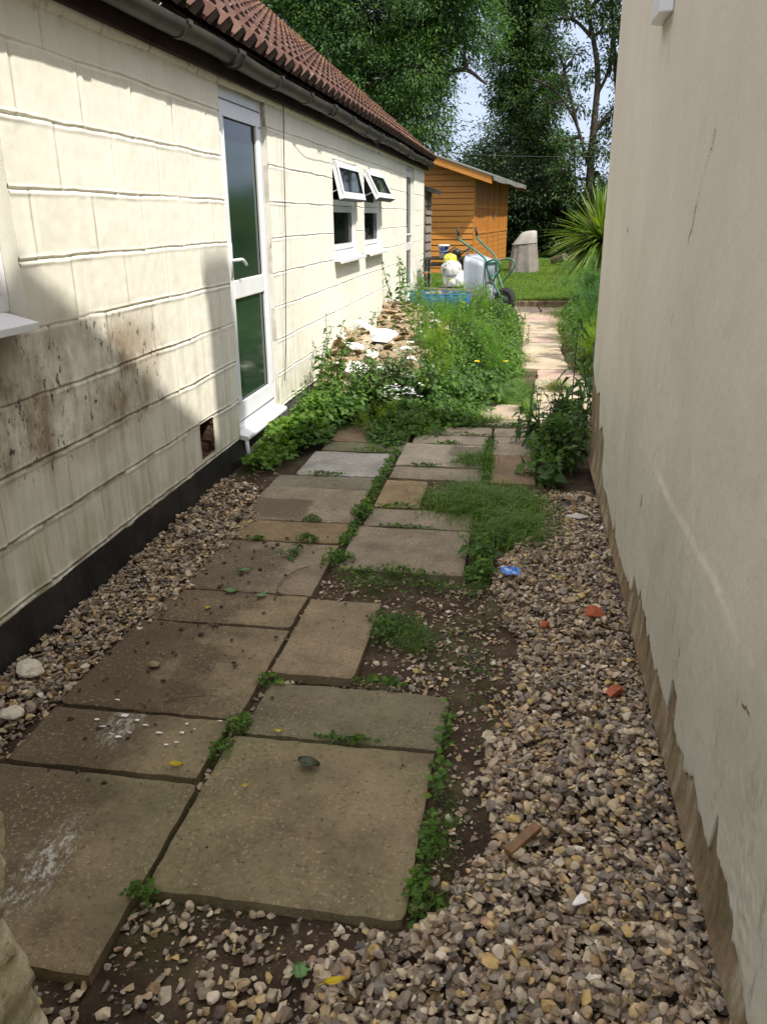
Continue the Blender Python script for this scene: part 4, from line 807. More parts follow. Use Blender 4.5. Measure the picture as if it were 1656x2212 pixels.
# ---------------------------------------------------------------- gravel: piled stones
def ico(level):
    bm = bmesh.new(); bmesh.ops.create_icosphere(bm, subdivisions=level, radius=1.0)
    V = np.array([v.co[:] for v in bm.verts]); F = np.array([[v.index for v in f.verts] for f in bm.faces]); bm.free(); return V, F
def stone_base(level, seed, cuts=7, hard=0.9):
    r = np.random.default_rng(seed); V, F = ico(level); V = V.copy()
    for _ in range(cuts):
        n = unit(r.normal(size=3)); d = r.uniform(0.45, 0.85); q = V @ n - d; V -= np.outer(np.clip(q, 0, None) * hard, n)
    V *= 1 + r.normal(size=(len(V), 1)) * 0.035
    V *= np.array([1, r.uniform(0.6, 0.95), r.uniform(0.38, 0.75)]); return V / np.abs(V).max(), F
def flint(seed, n):
    r = np.random.default_rng(seed); P = unit(r.normal(size=(n, 3))) * r.uniform(0.55, 1.0, (n, 1)) * np.array([1, r.uniform(0.5, 0.9), r.uniform(0.20, 0.48)])
    bm = bmesh.new(); vs = [bm.verts.new(p) for p in P]; g = bmesh.ops.convex_hull(bm, input=vs); bmesh.ops.delete(bm, geom=[v for v in bm.verts if not v.link_faces], context='VERTS')
    bm.verts.index_update(); V = np.array([v.co[:] for v in bm.verts]); F = np.array([[v.index for v in f.verts] for f in bm.faces]); bm.free(); return V / np.abs(V).max(), F
LO = [flint(s, 11) for s in range(14)]; HI = [flint(s + 50, 17) for s in range(22)] + [stone_base(2, s + 90, 6) for s in range(8)]
def rotm(r):
    a = r.uniform(0, 2 * np.pi); t = r.normal(0, 0.35, 2); Rz = np.array([[math.cos(a), -math.sin(a), 0], [math.sin(a), math.cos(a), 0], [0, 0, 1]])
    cx, sx, cy, sy = math.cos(t[0]), math.sin(t[0]), math.cos(t[1]), math.sin(t[1])
    return np.array([[1, 0, 0], [0, cx, -sx], [0, sx, cx]]) @ np.array([[cy, 0, sy], [0, 1, 0], [-sy, 0, cy]]) @ Rz
gx_r = lambda y: np.interp(y, [0.8, 1.29, 1.33, 1.41, 1.57, 1.70, 2.07, 2.31, 2.72, 3.13, 3.49, 3.9, 4.31, 4.6], [-0.5, -0.27, -0.18, -0.11, -0.05, -0.02, -0.04, 0.05, 0.03, -0.05, -0.04, 0.13, 0.14, 0.3])
gx_l = lambda y: np.interp(y, [1.6, 1.85, 2.04, 2.17, 2.49, 2.68, 2.96, 3.22, 3.49, 3.79, 4.2, 4.6], [-1.52, -1.48, -1.45, -1.41, -1.40, -1.33, -1.32, -1.30, -1.28, -1.30, -1.42, -1.60])
def slab_at(x, y, m=0.0):
    for (x0, x1, y0, y1, *_r) in SL[:24]:
        if x0 - m < x < x1 + m and y0 - m < y < y1 + m: return True
    return False
RES = 0.008; gx0, gy0 = -1.8, 0.75; GN = (int(2.4 / RES), int(4.4 / RES))
hg = soil_h(*np.meshgrid(gx0 + np.arange(GN[0]) * RES, gy0 + np.arange(GN[1]) * RES, indexing='ij'))
gr = np.random.default_rng(5); mb_g = MB(); count = 0
def drop(x, y, r, base, F, bedding=0.55, mbx=None, mat=None):
    global count
    Rm = rotm(gr) if mat is None else mat; V = base @ Rm.T * r; hz = -V[:, 2].min(); i, j = int((x - gx0) / RES), int((y - gy0) / RES); k = max(1, int(r * 0.6 / RES))
    if i - k < 0 or j - k < 0 or i + k + 1 > GN[0] or j + k + 1 > GN[1]: return
    w = hg[i - k:i + k + 1, j - k:j + k + 1]; z0 = w.mean() * 0.6 + w.max() * 0.4
    zc_ = z0 + hz * bedding; (mbx or mb_g).add(V + np.array([x, y, zc_]), F); w[:] = np.maximum(w, zc_ + V[:, 2].max() * 0.55); count += 1
cand = 84000
for _ in range(cand):
    y = 0.8 + 3.9 * gr.random() ** 1.15; x = gr.uniform(-1.72, 0.49); zone = 0
    e = 0.05 * fbm(x * 6, y * 6, 3) * 2
    if x > gx_r(y) + e or y < 1.12 + 0.25 * (x + 0.9) * (x > -0.9) + e * 0.6: zone = 1
    if x < gx_l(y) + e * 0.7 and y > 1.6: zone = 2
    if y > 4.45: zone = 3
    if zone in (0, 3):
        if gr.random() > (0.22 if y < 3.4 else 0.05) * (0.3 + 1.6 * vnoise(x * 7, y * 7)): continue
        r = 0.004 + 0.011 * gr.random() ** 2
    else:
        if y < 1.33 and x < -0.35:
            if gr.random() < 0.84: continue
        r = gr.uniform(0.0075, 0.0185)
        if gr.random() < 0.03: r *= 1.5
        if gr.random() < 0.38: r *= 0.5
        if zone == 2 and gr.random() < 0.35: continue
    if slab_at(x, y, r * 0.35) and not (zone == 2 and gr.random() < 0.25): continue
    if slab_at(x, y, r * 0.35): hgi = 0.0; i, j = int((x - gx0) / RES), int((y - gy0) / RES); hg[max(0, i - 3):i + 4, max(0, j - 3):j + 4] = np.maximum(hg[max(0, i - 3):i + 4, max(0, j - 3):j + 4], 0.0)
    B_ = HI if y < 2.3 and r > 0.008 else LO; base, F = B_[gr.integers(len(B_))]; drop(x, y, r, base, F, 0.55 if zone in (1, 2) else 0.25)
o = mb_g.build('gravel', M['gravel']); tag(o, kind='stuff'); print('stones', count)
# ---------------------------------------------------------------- litter on the ground
def top_at(x, y):
    if slab_at(x, y): return 0.006
    i, j = int((x - gx0) / RES), int((y - gy0) / RES)
    return float(hg[i, j]) + 0.004 if 0 <= i < GN[0] and 0 <= j < GN[1] else 0.0
def fallen_leaf(x, y, L, W, ang, mat, lab, cat='leaf', curl=0.25, lobes=0):
    n = 15; t = np.linspace(0, 1, n); w = W / 2 * np.sin(np.pi * t ** 0.8) ** 0.8 * (1 + (0.25 * np.sin(t * lobes * 6.28) if lobes else 0)); mb = MB()
    s = np.linspace(-1, 1, 7); T, Sg = np.meshgrid(t, s, indexing='ij')
    X = (T - 0.5) * L; Yl = Sg * w[:, None]; Z = 0.004 + curl * W * (Sg ** 2) * 0.5 + curl * L * 0.25 * (T - 0.5) ** 2 * 2 + 0.002 * fbm(T * 9 + x * 7, Sg * 4, 3)
    mb.grid(X, Yl, Z); mb.tube([(-L / 2 - L * 0.25, 0, 0.003), (-L / 2, 0, 0.006), (L * 0.4, 0, 0.006 + curl * 0.004)], 0.0009, 5)
    o = mb.build('fallen_leaf', mat, smooth=True); o.location = (x, y, top_at(x, y)); o.rotation_euler = (0.05, 0.04, ang); return tag(o, lab, cat, 'fallen leaves')
lfY = plain('yellow_leaf', (0.55, 0.42, 0.02), 0.5, 0.4, var=0.25, scale=40); lfD = plain('dark_leaf', (0.055, 0.065, 0.035), 0.5, 0.4, var=0.4, scale=30); lfG = plain('green_leaf', (0.10, 0.19, 0.06), 0.5, 0.4, var=0.3, scale=40)
fallen_leaf(-0.90, 1.80, 0.042, 0.020, 0.1, lfY, 'largest yellow fallen leaf, curled on the narrow left slab', curl=0.6)
fallen_leaf(-0.66, 2.00, 0.026, 0.011, 0.0, lfY, 'small yellow leaf on the joint between the two nearest middle slabs', curl=0.5)
fallen_leaf(-0.68, 1.745, 0.018, 0.012, 0.6, lfY, 'tiny yellow leaf near the left edge of the largest slab')
fallen_leaf(-1.50, 1.98, 0.034, 0.016, 0.8, lfY, 'yellow leaf among the left gravel at the edge of the view', curl=0.5)
fallen_leaf(-1.17, 2.76, 0.024, 0.014, 0.3, lfY, 'yellow leaf on the mud beside two dark clods')
fallen_leaf(-0.30, 1.165, 0.045, 0.017, 0.4, lfY, 'yellow leaf on the stones at the bottom of the view', curl=0.6)
fallen_leaf(-0.53, 1.86, 0.068, 0.040, -0.2, lfD, 'dark folded leaf in the middle of the largest slab', curl=0.5)
fallen_leaf(-1.13, 2.92, 0.060, 0.030, 0.1, lfG, 'left one of two green leaves lying on the slab joint')
fallen_leaf(-0.99, 2.90, 0.055, 0.028, 0.9, lfG, 'right one of two green leaves lying on the slab joint')
fallen_leaf(-1.14, 3.13, 0.07, 0.024, 0.5, lfG, 'long green leaf on the slab with the wilted weed', curl=0.4)
fallen_leaf(-0.39, 1.225, 0.045, 0.035, 2.0, lfG, 'lobed green leaf on the soil near the bottom edge', lobes=3)
def chunk(name, x, y, r, mat, lab, cat, seed, sc=(1, 1, 0.6), rz=0.0, z=None, group=None, tilt=(0, 0)):
    V, F = stone_base(2, seed, 10); mb = MB(); mb.add(V * np.array(sc) * r, F); o = mb.build(name, mat)
    o.location = (x, y, (top_at(x, y) if z is None else z) + r * sc[2] * 0.45); o.rotation_euler = (tilt[0], tilt[1], rz); return tag(o, lab, cat, group)
chunk('brick_fragment', 0.33, 2.90, 0.045, M['brick'], 'red brick fragment on the gravel near the wall, farther of the two', 'brick fragment', 301)
chunk('brick_fragment', 0.355, 2.37, 0.040, M['brick'], 'red brick fragment on the gravel near the wall, nearer of the two', 'brick fragment', 302, rz=1)
chunk('brick_fragment', 0.14, 2.79, 0.022, M['brick'], 'smallest red brick fragment in the middle of the gravel strip', 'brick fragment', 303)
chunk('pebble', -1.19, 2.31, 0.026, M['gravel'], 'grey pebble alone on the muddy slab', 'stone', 305)
M['flint'] = m_stone('pale_flint', [(0, (0.42, 0.40, 0.34)), (1, (0.50, 0.46, 0.38))], 0.6)
chunk('large_flint', -1.60, 2.22, 0.065, M['flint'], 'large pale flint standing against the black plinth', 'stone', 306, sc=(0.8, 1, 0.85))
chunk('large_flint', -1.52, 1.97, 0.045, M['flint'], 'yellowish flint in the left gravel below the large pale one', 'stone', 307)
chunk('white_flint', 0.19, 1.45, 0.026, M['whiteplaster'], 'white rimmed flint on the right gravel', 'stone', 308, sc=(1, 0.7, 0.5), rz=0.9)
for k in range(16):
    x, y = -1.27 + rng.uniform(0, 0.42), 1.88 + rng.uniform(0, 0.22); 
    if k == 0: mbw = MB()
    V, F = LO[k % 10]; mbw.add(V * rng.uniform(0.003, 0.009) * np.array([1.6, 1, 0.5]) + [x, y, 0.008], F)
tag(mbw.build('plaster_crumbs', M['whiteplaster']), kind='stuff')
clods = MB()
for k in range(420):
    x, y = (rng.normal(-1.15, 0.16), rng.uniform(1.7, 3.6)) if k < 150 else (rng.uniform(-1.38, -0.2), rng.uniform(1.4, 5.3))
    if not slab_at(x, y): continue
    V, F = LO[k % 10]; clods.add(V * (rng.uniform(0.004, 0.013) if k < 150 else rng.uniform(0.0015, 0.0055)) + [x, y, 0.006], F)
tag(clods.build('soil_crumbs', M['soil']), kind='stuff')
mb = MB(); mb.obox((0.065, 1.625, 0.035), unit([0.06, 0.07, 0.015]), unit([-0.07, 0.06, 0.0]), (0, 0, 1), 0.055, 0.013, 0.008)
tag(mb.build('wood_offcut', m_wood('offcut', (0.20, 0.10, 0.04), 'y'), bevel=0.002), 'brown splintered wood offcut lying on the right gravel', 'wood')
mb = MB(); mb.tube(catmull([(-0.93, 2.87, 0.008), (-0.95, 3.02, 0.012), (-0.92, 3.14, 0.012), (-0.87, 3.22, 0.01)], 6), [0.0022] * 19, 6)
tag(mb.build('twig', m_wood('twig', (0.10, 0.07, 0.045), 'y', knots=False), smooth=True), 'curved brown twig on the left slabs', 'twig')
mb = MB(); mb.tube(catmull([(-1.07, 2.10, 0.008), (-1.02, 2.13, 0.009), (-0.95, 2.155, 0.008)], 6), 0.002, 6)
tag(mb.build('twig', bpy.data.materials['twig'], smooth=True), 'short dark twig on the muddy square slab', 'twig')
# blue torn wrapper
mb = MB(); u, v = np.meshgrid(np.linspace(-0.04, 0.04, 15), np.linspace(-0.028, 0.028, 11), indexing='ij'); mb.grid(u, v + 0.006 * np.sin(u * 90), 0.014 + 0.045 * np.abs(fbm(u * 45, v * 45 + 3, 3)) + 6 * v * v)
t = NT('blue_wrapper'); w = t.ramp(t.noise(t.pos(), 38, 2), [(0.5, (0.01, 0.10, 0.50)), (0.56, (0.05, 0.30, 0.75)), (0.64, (0.6, 0.62, 0.65))], 'CONSTANT'); t.bsdf(w, 0.25, 0.6)
o = mb.build('wrapper', t.m, smooth=True); o.location = (0.005, 3.20, top_at(0.005, 3.20) + 0.015); o.rotation_euler = (0.2, 0.1, 0.2); tag(o, 'crumpled bright blue foil wrapper by the weeds on the gravel edge', 'wrapper')
# half buried drain cap and shard
t_ = empty('drain_pipe_end', (0.27, 4.20, -0.02), 'half buried black pipe end with an orange terracotta rim in the gravel', 'pipe'); t_.rotation_euler = (R(-62), 0, R(8))
a = np.linspace(0, np.pi, 16)
mb = MB(); A, H2 = np.meshgrid(a, [0.0, 0.11], indexing='ij'); mb.grid(0.042 * np.cos(A), 0.042 * np.sin(A) * 0.5, H2 - 0.03); mb.poly([(0.042 * math.cos(q), 0.021 * math.sin(q), 0.08) for q in a], [tuple(range(16))])
mb.build('pipe_body', plain('black_pipe', (0.03, 0.035, 0.045), 0.35), t_, smooth=True).matrix_parent_inverse = Matrix(); t_.children[0].data.transform(t_.matrix_basis); 
mb = MB(); mb.tube([(0.045 * math.cos(q), 0.026 * math.sin(q), 0.082) for q in a], 0.007, 8); rr_ = mb.build('pipe_rim', plain('terracotta', (0.52, 0.16, 0.05), 0.7), t_, smooth=True); rr_.data.transform(t_.matrix_basis)
mb = MB(); mb.poly([(-0.06, 0, 0.0), (0.0, 0.035, 0.012), (0.065, 0.01, 0.002), (0.02, -0.02, 0.004), (0.0, 0.0, 0.02), (-0.06, 0, -0.006), (0.0, 0.035, 0.006), (0.065, 0.01, -0.004), (0.02, -0.02, -0.002), (0.0, 0.0, 0.014)],
   [(0, 4, 1), (1, 4, 2), (2, 4, 3), (3, 4, 0), (5, 6, 9), (6, 7, 9), (7, 8, 9), (8, 5, 9), (0, 1, 6, 5), (1, 2, 7, 6), (2, 3, 8, 7), (3, 0, 5, 8)])
o = mb.build('paper_scrap', plain('pale_card', (0.55, 0.5, 0.46), 0.8, var=0.15)); o.location = (0.33, 4.02, top_at(0.33, 4.02) + 0.012); tag(o, 'pale folded card scrap on the gravel by the right wall', 'paper')
# ---------------------------------------------------------------- wheelbarrow stood on its nose
MT = dict(tray=plain('galvanised_grey', (0.32, 0.37, 0.42), 0.45, 0.5, 0.2, var=0.08, scale=5, bump=0.12, dirt=(0.30, 0.31, 0.30)), green=plain('green_tube_paint', (0.03, 0.13, 0.09), 0.4, 0.5, var=0.2),
          grip=plain('black_grip', (0.02, 0.02, 0.02), 0.6), tyre=plain('black_tyre', (0.035, 0.036, 0.038), 0.75, 0.3, var=0.3, bump=0.2), rim=plain('grey_rim', (0.16, 0.17, 0.18), 0.4, 0.5, 0.4))
BX, BY, BZ = -0.53, 13.7, 0.02
bar_e = empty('wheelbarrow', (BX, BY, BZ), 'grey wheelbarrow with green tube frame stood upright on its nose, handles in the air', 'wheelbarrow')
U = np.array([0.49, 0.87, 0]); N_ = np.array([0.87, -0.49, 0]); Zv = np.array([0, 0, 1.0]); O = np.array([BX, BY, BZ])
def bp(l, n, z): return O + U * l + N_ * n + Zv * z
def rr(w, h, r, n=6):
    out = []
    for cx, cy, a0 in ((w / 2 - r, h / 2 - r, 0), (-w / 2 + r, h / 2 - r, 90), (-w / 2 + r, -h / 2 + r, 180), (w / 2 - r, -h / 2 + r, 270)):
        for k in range(n + 1): a = R(a0 + 90 * k / n); out.append((cx + r * math.cos(a), cy + r * math.sin(a)))
    return out
tr = MB(); L0 = []
rings = [(0.60, 0.86, 0.10, -0.285, 0.425), (0.585, 0.845, 0.10, -0.285, 0.425), (0.56, 0.80, 0.10, -0.20, 0.43), (0.52, 0.72, 0.10, -0.08, 0.44), (0.48, 0.64, 0.09, -0.015, 0.45), (0.42, 0.56, 0.08, 0.004, 0.45), (0.05, 0.06, 0.02, 0.006, 0.45)]
V = []
for w, h, r, n, zc in rings:
    for p, q in rr(w, h, r): V.append(bp(p, n, zc + q))
k = len(rr(1, 1, .1)); F = [(i * k + j, i * k + (j + 1) % k, (i + 1) * k + (j + 1) % k, (i + 1) * k + j) for i in range(len(rings) - 1) for j in range(k)]
tr.add(V, np.array(F)); tray = tr.build('tray', MT['tray'], bar_e, smooth=True, merge=True); md = tray.modifiers.new('thick', 'SOLIDIFY'); md.thickness = 0.004
rm = MB(); P = [bp(p, -0.287, 0.425 + q) for p, q in rr(0.615, 0.875, 0.105)]; P.append(P[0]); rm.tube(P, 0.008, 8); rm.build('tray_rim', MT['tray'], tray, smooth=True)
for sgn in (-1, 1):
    fr = MB(); l0 = 0.085 * sgn; l1 = 0.16 * sgn; l2 = 0.27 * sgn
    P = catmull([bp(l0, 0.30, 0.20), bp(l0 * 1.2, 0.16, 0.42), bp(l1 * 0.95, 0.045, 0.66), bp(l1, 0.02, 0.79), bp(l1 * 1.2, -0.10, 0.90), bp(l2 * 0.95, -0.37, 1.07), bp(l2, -0.42, 1.12), bp(l2, -0.455, 1.255)], 6)
    h_ = MB(); h_.tube(P, 0.0165, 10); hd = h_.build('handle_tube', MT['green'], bar_e, smooth=True)
    g = MB(); g.tube([bp(l2, -0.432, 1.15), bp(l2, -0.462, 1.275)], 0.02, 10); g.build('grip', MT['grip'], hd, smooth=True)
    lg = MB(); lg.tube(catmull([bp(l1, 0.03, 0.76), bp(l1 * 1.2, 0.18, 0.80), bp(l1 * 1.35, 0.29, 0.78), bp(l1 * 1.35, 0.325, 0.70), bp(l1 * 1.3, 0.29, 0.62), bp(l1 * 1.1, 0.15, 0.45), bp(l0 * 1.3, 0.12, 0.42)], 6), 0.0145, 10)
    lg.build('leg', MT['green'], bar_e, smooth=True)
for pa, pb in ((bp(-0.17, 0.03, 0.75), bp(0.17, 0.03, 0.75)), (bp(-0.12, 0.09, 0.55), bp(0.12, 0.09, 0.55)), (bp(-0.1, 0.30, 0.20), bp(0.1, 0.30, 0.20))): cb = MB(); cb.tube([pa, pb], 0.012, 8); cb.build('crossbar', MT['green'], bar_e)
Rw = np.stack([N_, Zv, U], 1); wc = bp(0, 0.305, 0.185)
wh = MB(); prof = [(0.10, -0.034), (0.125, -0.045), (0.155, -0.044), (0.176, -0.03), (0.184, 0.0), (0.176, 0.03), (0.155, 0.044), (0.125, 0.045), (0.10, 0.034)]
wh.lathe(prof, wc, 40, R_=Rw); wl_ = wh.build('wheel', MT['tyre'], bar_e, smooth=True)
rm = MB(); rm.lathe([(0.0, -0.03), (0.03, -0.03), (0.04, -0.012), (0.085, -0.008), (0.098, -0.03), (0.112, -0.036), (0.112, 0.036), (0.098, 0.03), (0.085, 0.008), (0.04, 0.012), (0.03, 0.03), (0.0, 0.03)], wc, 32, R_=Rw); rm.build('rim', MT['rim'], wl_, smooth=True)
tt = MB()
for k_ in range(44):
    a = k_ * 2 * np.pi / 44
    for sd in (-1, 1):
        c = wc + (N_ * math.cos(a + 0.03 * sd) + Zv * math.sin(a + 0.03 * sd)) * 0.181 + U * 0.018 * sd; tt.obox(c, U, unit(-N_ * math.sin(a) + Zv * math.cos(a)), unit(N_ * math.cos(a) + Zv * math.sin(a)), 0.014, 0.006, 0.006)
tt.build('tread', MT['tyre'], wl_)
# ---------------------------------------------------------------- shed
SC = np.array([-1.10, 18.5, 0.30]); AX = unit([0.103, 1, 0]); LX = unit([-1, 0.103, 0]); SW, SD, EH = 3.0, 5.75, 2.0
M['shed'] = m_wood('orange_stained_boards', (0.50, 0.215, 0.045), 'x', 0.86, rough=0.5); M['shedy'] = m_wood('orange_stained_doors', (0.44, 0.18, 0.036), 'y', 0.86, rough=0.5); M['felt'] = plain('grey_green_felt', (0.15, 0.15, 0.135), 0.9, 0.2, var=0.2, bump=0.4)
shed = empty('garden_shed', tuple(SC), 'orange stained timber shed with a low pitched felt roof behind the wheelbarrow', 'shed')
def sp_(l, y, z): return SC + LX * l + AX * y + Zv * z
slope = 0.335
def gz_(l): return EH + 0.06 + slope * (l if l < SW / 2 else SW - l)
mb = MB(); pitch = 0.118; k = 0; z = 0.0
while z < EH + 0.55:   # shiplap boards across the gable
    z1 = z + pitch; lmax = SW; l0 = 0.0
    if z1 > EH + 0.06: l0 = (z1 - EH - 0.06) / slope; lmax = SW - l0
    if l0 < SW / 2: 
        c = [(l0, z), (lmax, z), (lmax, z1 - 0.008), (l0, z1 - 0.008)]
        c = [(l0, z), (lmax, z), (lmax, z1 - 0.016), (l0, z1 - 0.016)]
        V = [sp_(l, -0.020 if i < 2 else -0.010, q) for i, (l, q) in enumerate(c)] + [sp_(l, 0.012, q) for l, q in c]
        mb.poly(V, [(0, 1, 2, 3), (3, 2, 6, 7), (0, 4, 5, 1), (0, 3, 7, 4), (1, 5, 6, 2)])
    z = z1
mb.build('gable_boards', M['shed'], shed)
mb = MB(); mb.poly([sp_(0.0, 0.012, 0), sp_(SW, 0.012, 0), sp_(SW, 0.012, EH + 0.04), sp_(SW / 2, 0.012, gz_(SW / 2) - 0.02), sp_(0, 0.012, EH + 0.04), sp_(0.0, SD, 0), sp_(SW, SD, 0), sp_(SW, SD, EH + 0.04), sp_(SW / 2, SD, gz_(SW / 2) - 0.02), sp_(0, SD, EH + 0.04)],
   [(0, 4, 3, 2, 1), (5, 6, 7, 8, 9), (1, 2, 7, 6), (0, 5, 9, 4)]); mb.build('carcass', M['shedy'], shed)
mb = MB()
def fb(l0, l1, a, b, c, d, m=None): (m or mb).obox((sp_(l0, a, c) + sp_(l1, b, d)) / 2, LX, AX, Zv, abs(l1 - l0) / 2, (b - a) / 2, (d - c) / 2)
fb(-0.03, 0.0, -0.015, 0.10, 0, EH); mb.build('corner_post', M['shedy'], shed)
def bay(y0, y1, name, m=None):
    b_ = MB()
    z = 0.0
    while z < 0.78: fb(-0.010 - 0.004, 0.0, y0, y1, z, z + 0.108, b_); z += pitch
    for q in (0.80, 1.34, EH - 0.06): fb(-0.03, -0.0, y0, y1, q, q + 0.045, b_)
    n = int((y1 - y0) / 0.105)
    for i in range(n): y = y0 + (y1 - y0) * (i + 0.5) / n; fb(-0.018, 0, y - 0.043, y + 0.043, 0.845, 1.338, b_); fb(-0.018, 0, y - 0.043, y + 0.043, 1.386, EH - 0.06, b_)
    for i in range(max(2, n // 3)): y = y0 + (y1 - y0) * (i + 0.5) / max(2, n // 3); fb(-0.032, 0, y - 0.03, y + 0.03, 0.845, EH - 0.06, b_)
    return b_.build(name, M['shedy'], shed)
bay(0.12, 1.95, 'side_panel'); bay(4.0, SD - 0.05, 'side_panel')
d1 = bay(2.05, 2.95, 'door'); d2 = bay(3.0, 3.9, 'door')
for y in (2.0, 2.975, 3.95): b_ = MB(); fb(-0.036, 0, y - 0.035, y + 0.035, 0, EH, b_); b_.build('batten', M['shedy'], shed)
b_ = MB(); fb(-0.06, -0.032, 2.90, 2.94, 1.12, 1.22, b_); fb(-0.075, -0.05, 2.88, 3.0, 1.245, 1.275, b_); b_.build('padlock', M['metal'], d1)
for e in (-0.38, SD + 0.25):
    b_ = MB(); ll = np.array([-0.42, SW / 2])
    for a, b in ((-0.42, SW / 2), (SW + 0.42, SW / 2)):
        za, zb = EH + 0.06 + slope * (-0.42), gz_(SW / 2); V = [sp_(a, e, za - 0.13), sp_(b, e, zb - 0.13), sp_(b, e, zb + 0.02), sp_(a, e, za + 0.02)]; V += [v + AX * 0.02 for v in V]; b_.poly(V, [(0, 1, 2, 3), (4, 7, 6, 5), (0, 4, 5, 1), (2, 6, 7, 3), (0, 3, 7, 4), (1, 5, 6, 2)])
    b_.build('bargeboard', M['shed'], shed)
b_ = MB()
for a, b in ((-0.45, SW / 2), (SW + 0.45, SW / 2)):
    za, zb = EH + 0.06 + slope * (-0.45), gz_(SW / 2); V = []
    for y in (-0.40, SD + 0.28):
        for l, q in ((a, za + 0.015), (b, zb + 0.022), (b, zb + 0.05), (a, za + 0.045)): V.append(sp_(l, y, q))
    b_.poly(V, [(0, 1, 2, 3), (4, 7, 6, 5), (0, 4, 5, 1), (3, 2, 6, 7), (0, 3, 7, 4)])
rf3 = b_.build('roof', M['felt'], shed)
n = 30; yy = np.linspace(-0.38, SD + 0.28, n); b_ = MB(); za = EH + 0.06 + slope * (-0.45)
A = np.array([sp_(-0.455, y, za + 0.05) for y in yy]); Bq = np.array([sp_(-0.46 - 0.006 * math.sin(y * 3), y, za - 0.055 - 0.012 * math.sin(y * 2.1)) for y in yy]); b_.grid(np.stack([A[:, 0], Bq[:, 0]]), np.stack([A[:, 1], Bq[:, 1]]), np.stack([A[:, 2], Bq[:, 2]])); b_.build('felt_flap', M['felt'], rf3)
for y in np.arange(0.15, SD, 0.8):
    b_ = MB(); b_.obox((sp_(-0.2, y, EH - 0.02) + sp_(0, y, EH + 0.02)) / 2, unit(LX + Zv * slope), AX, unit(Zv - LX * slope), 0.22, 0.025, 0.035); b_.build('rafter_end', M['shedy'], rf3)
b_ = MB(); fb(-0.05, SW, -0.04, SD, -0.14, -0.002, b_); b_.build('base', plain('pale_base', (0.52, 0.50, 0.46), 0.9, dirt=(0.2, 0.18, 0.15)), shed)
# weathered lean-to beyond the bungalow
lt = empty('weathered_lean_to', (-1.9, 15.2, 0), 'grey weathered shingle clad lean-to end just past the bungalow corner', 'lean-to')
M['oldwood'] = m_wood('old_grey_boards', (0.19, 0.15, 0.125), 'y', 0.55, grey=0.35, rough=0.9); mb = MB()
for i in range(13): z = i * 0.15; mb.poly([(-1.70, 15.0, z), (-1.70, 15.9, z), (-1.73, 15.9, z + 0.16), (-1.73, 15.0, z + 0.16), (-2.6, 15.0, z), (-2.6, 15.0, z + 0.16)], [(0, 1, 2, 3), (0, 3, 5, 4)]); mb.poly([(-1.70, 15.0, z), (-1.70, 15.9, z), (-1.74, 15.9, z), (-1.74, 15.0, z)], [(0, 3, 2, 1)])
mb.box(-2.6, -1.745, 15.01, 15.88, 0, 1.95); mb.build('wall', M['oldwood'], lt)
mb = MB(); V = [(-1.55, 14.95, 1.84), (-2.9, 14.95, 2.25), (-2.9, 16.0, 2.25), (-1.55, 16.0, 1.84)]; V += [(x, y, z + 0.07) for x, y, z in V]; mb.poly(V, [(0, 3, 2, 1), (4, 5, 6, 7), (0, 1, 5, 4), (1, 2, 6, 5), (2, 3, 7, 6), (3, 0, 4, 7)]); mb.build('roof', M['plinth'], lt)
# ---------------------------------------------------------------- draped garden chairs
cov = empty('covered_chair_stack', (0, 19, 0.30), 'tall grey draped cover over stacked chairs on the lawn right of the shed', 'cover')
M['canvas'] = plain('grey_canvas', (0.24, 0.215, 0.19), 0.9, 0.1, var=0.2, scale=4, bump=0.5, dist=0.02, dirt=(0.15, 0.13, 0.11))
def ringpts(w, d, cx, cy, z, fold, nf, n=96, ph=0.0, tilt=0.0):
    a = np.arange(n) * 2 * np.pi / n; e = 0.35; sx = np.sign(np.cos(a)) * np.abs(np.cos(a)) ** (2 * e); sy = np.sign(np.sin(a)) * np.abs(np.sin(a)) ** (2 * e)
    f = 1 + fold * (np.sin(a * nf + ph) * 0.5 + np.sin(a * (nf * 0.37) + 2) * 0.5)
    return np.stack([cx + w / 2 * sx * f, cy + d / 2 * sy * f, z + tilt * sx + 0.0 * a], 1)
def loft(rings_, name, mat, parent):
    mb = MB(); V = np.concatenate(rings_); n = len(rings_[0]); F = [(i * n + j, i * n + (j + 1) % n, (i + 1) * n + (j + 1) % n, (i + 1) * n + j) for i in range(len(rings_) - 1) for j in range(n)]
    mb.add(V, np.array(F)); return mb.build(name, mat, parent, smooth=True)
loft([ringpts(0.66, 0.62, 0.0, 19.0, 0.30 + 0.0, 0.07, 13), ringpts(0.61, 0.57, 0.0, 19.0, 0.55, 0.06, 13, ph=0.3), ringpts(0.54, 0.52, 0.0, 19.0, 0.80, 0.045, 13, ph=0.5), ringpts(0.50, 0.50, 0.01, 19.0, 0.95, 0.02, 13, tilt=0.03)], 'skirt', M['canvas'], cov)
loft([ringpts(0.54, 0.54, 0.0, 19.0, 0.90, 0.02, 9, tilt=0.02), ringpts(0.50, 0.50, 0.015, 19.0, 0.97, 0.015, 7, tilt=0.05), ringpts(0.40, 0.44, 0.05, 19.0, 1.09, 0.02, 5, tilt=0.065), ringpts(0.26, 0.34, 0.07, 19.0, 1.15, 0.03, 4, tilt=0.02), ringpts(0.02, 0.02, 0.07, 19.0, 1.16, 0, 3)], 'hood', plain('pale_canvas', (0.31, 0.29, 0.265), 0.9, 0.1, var=0.1, scale=4, bump=0.3, dist=0.01), cov)
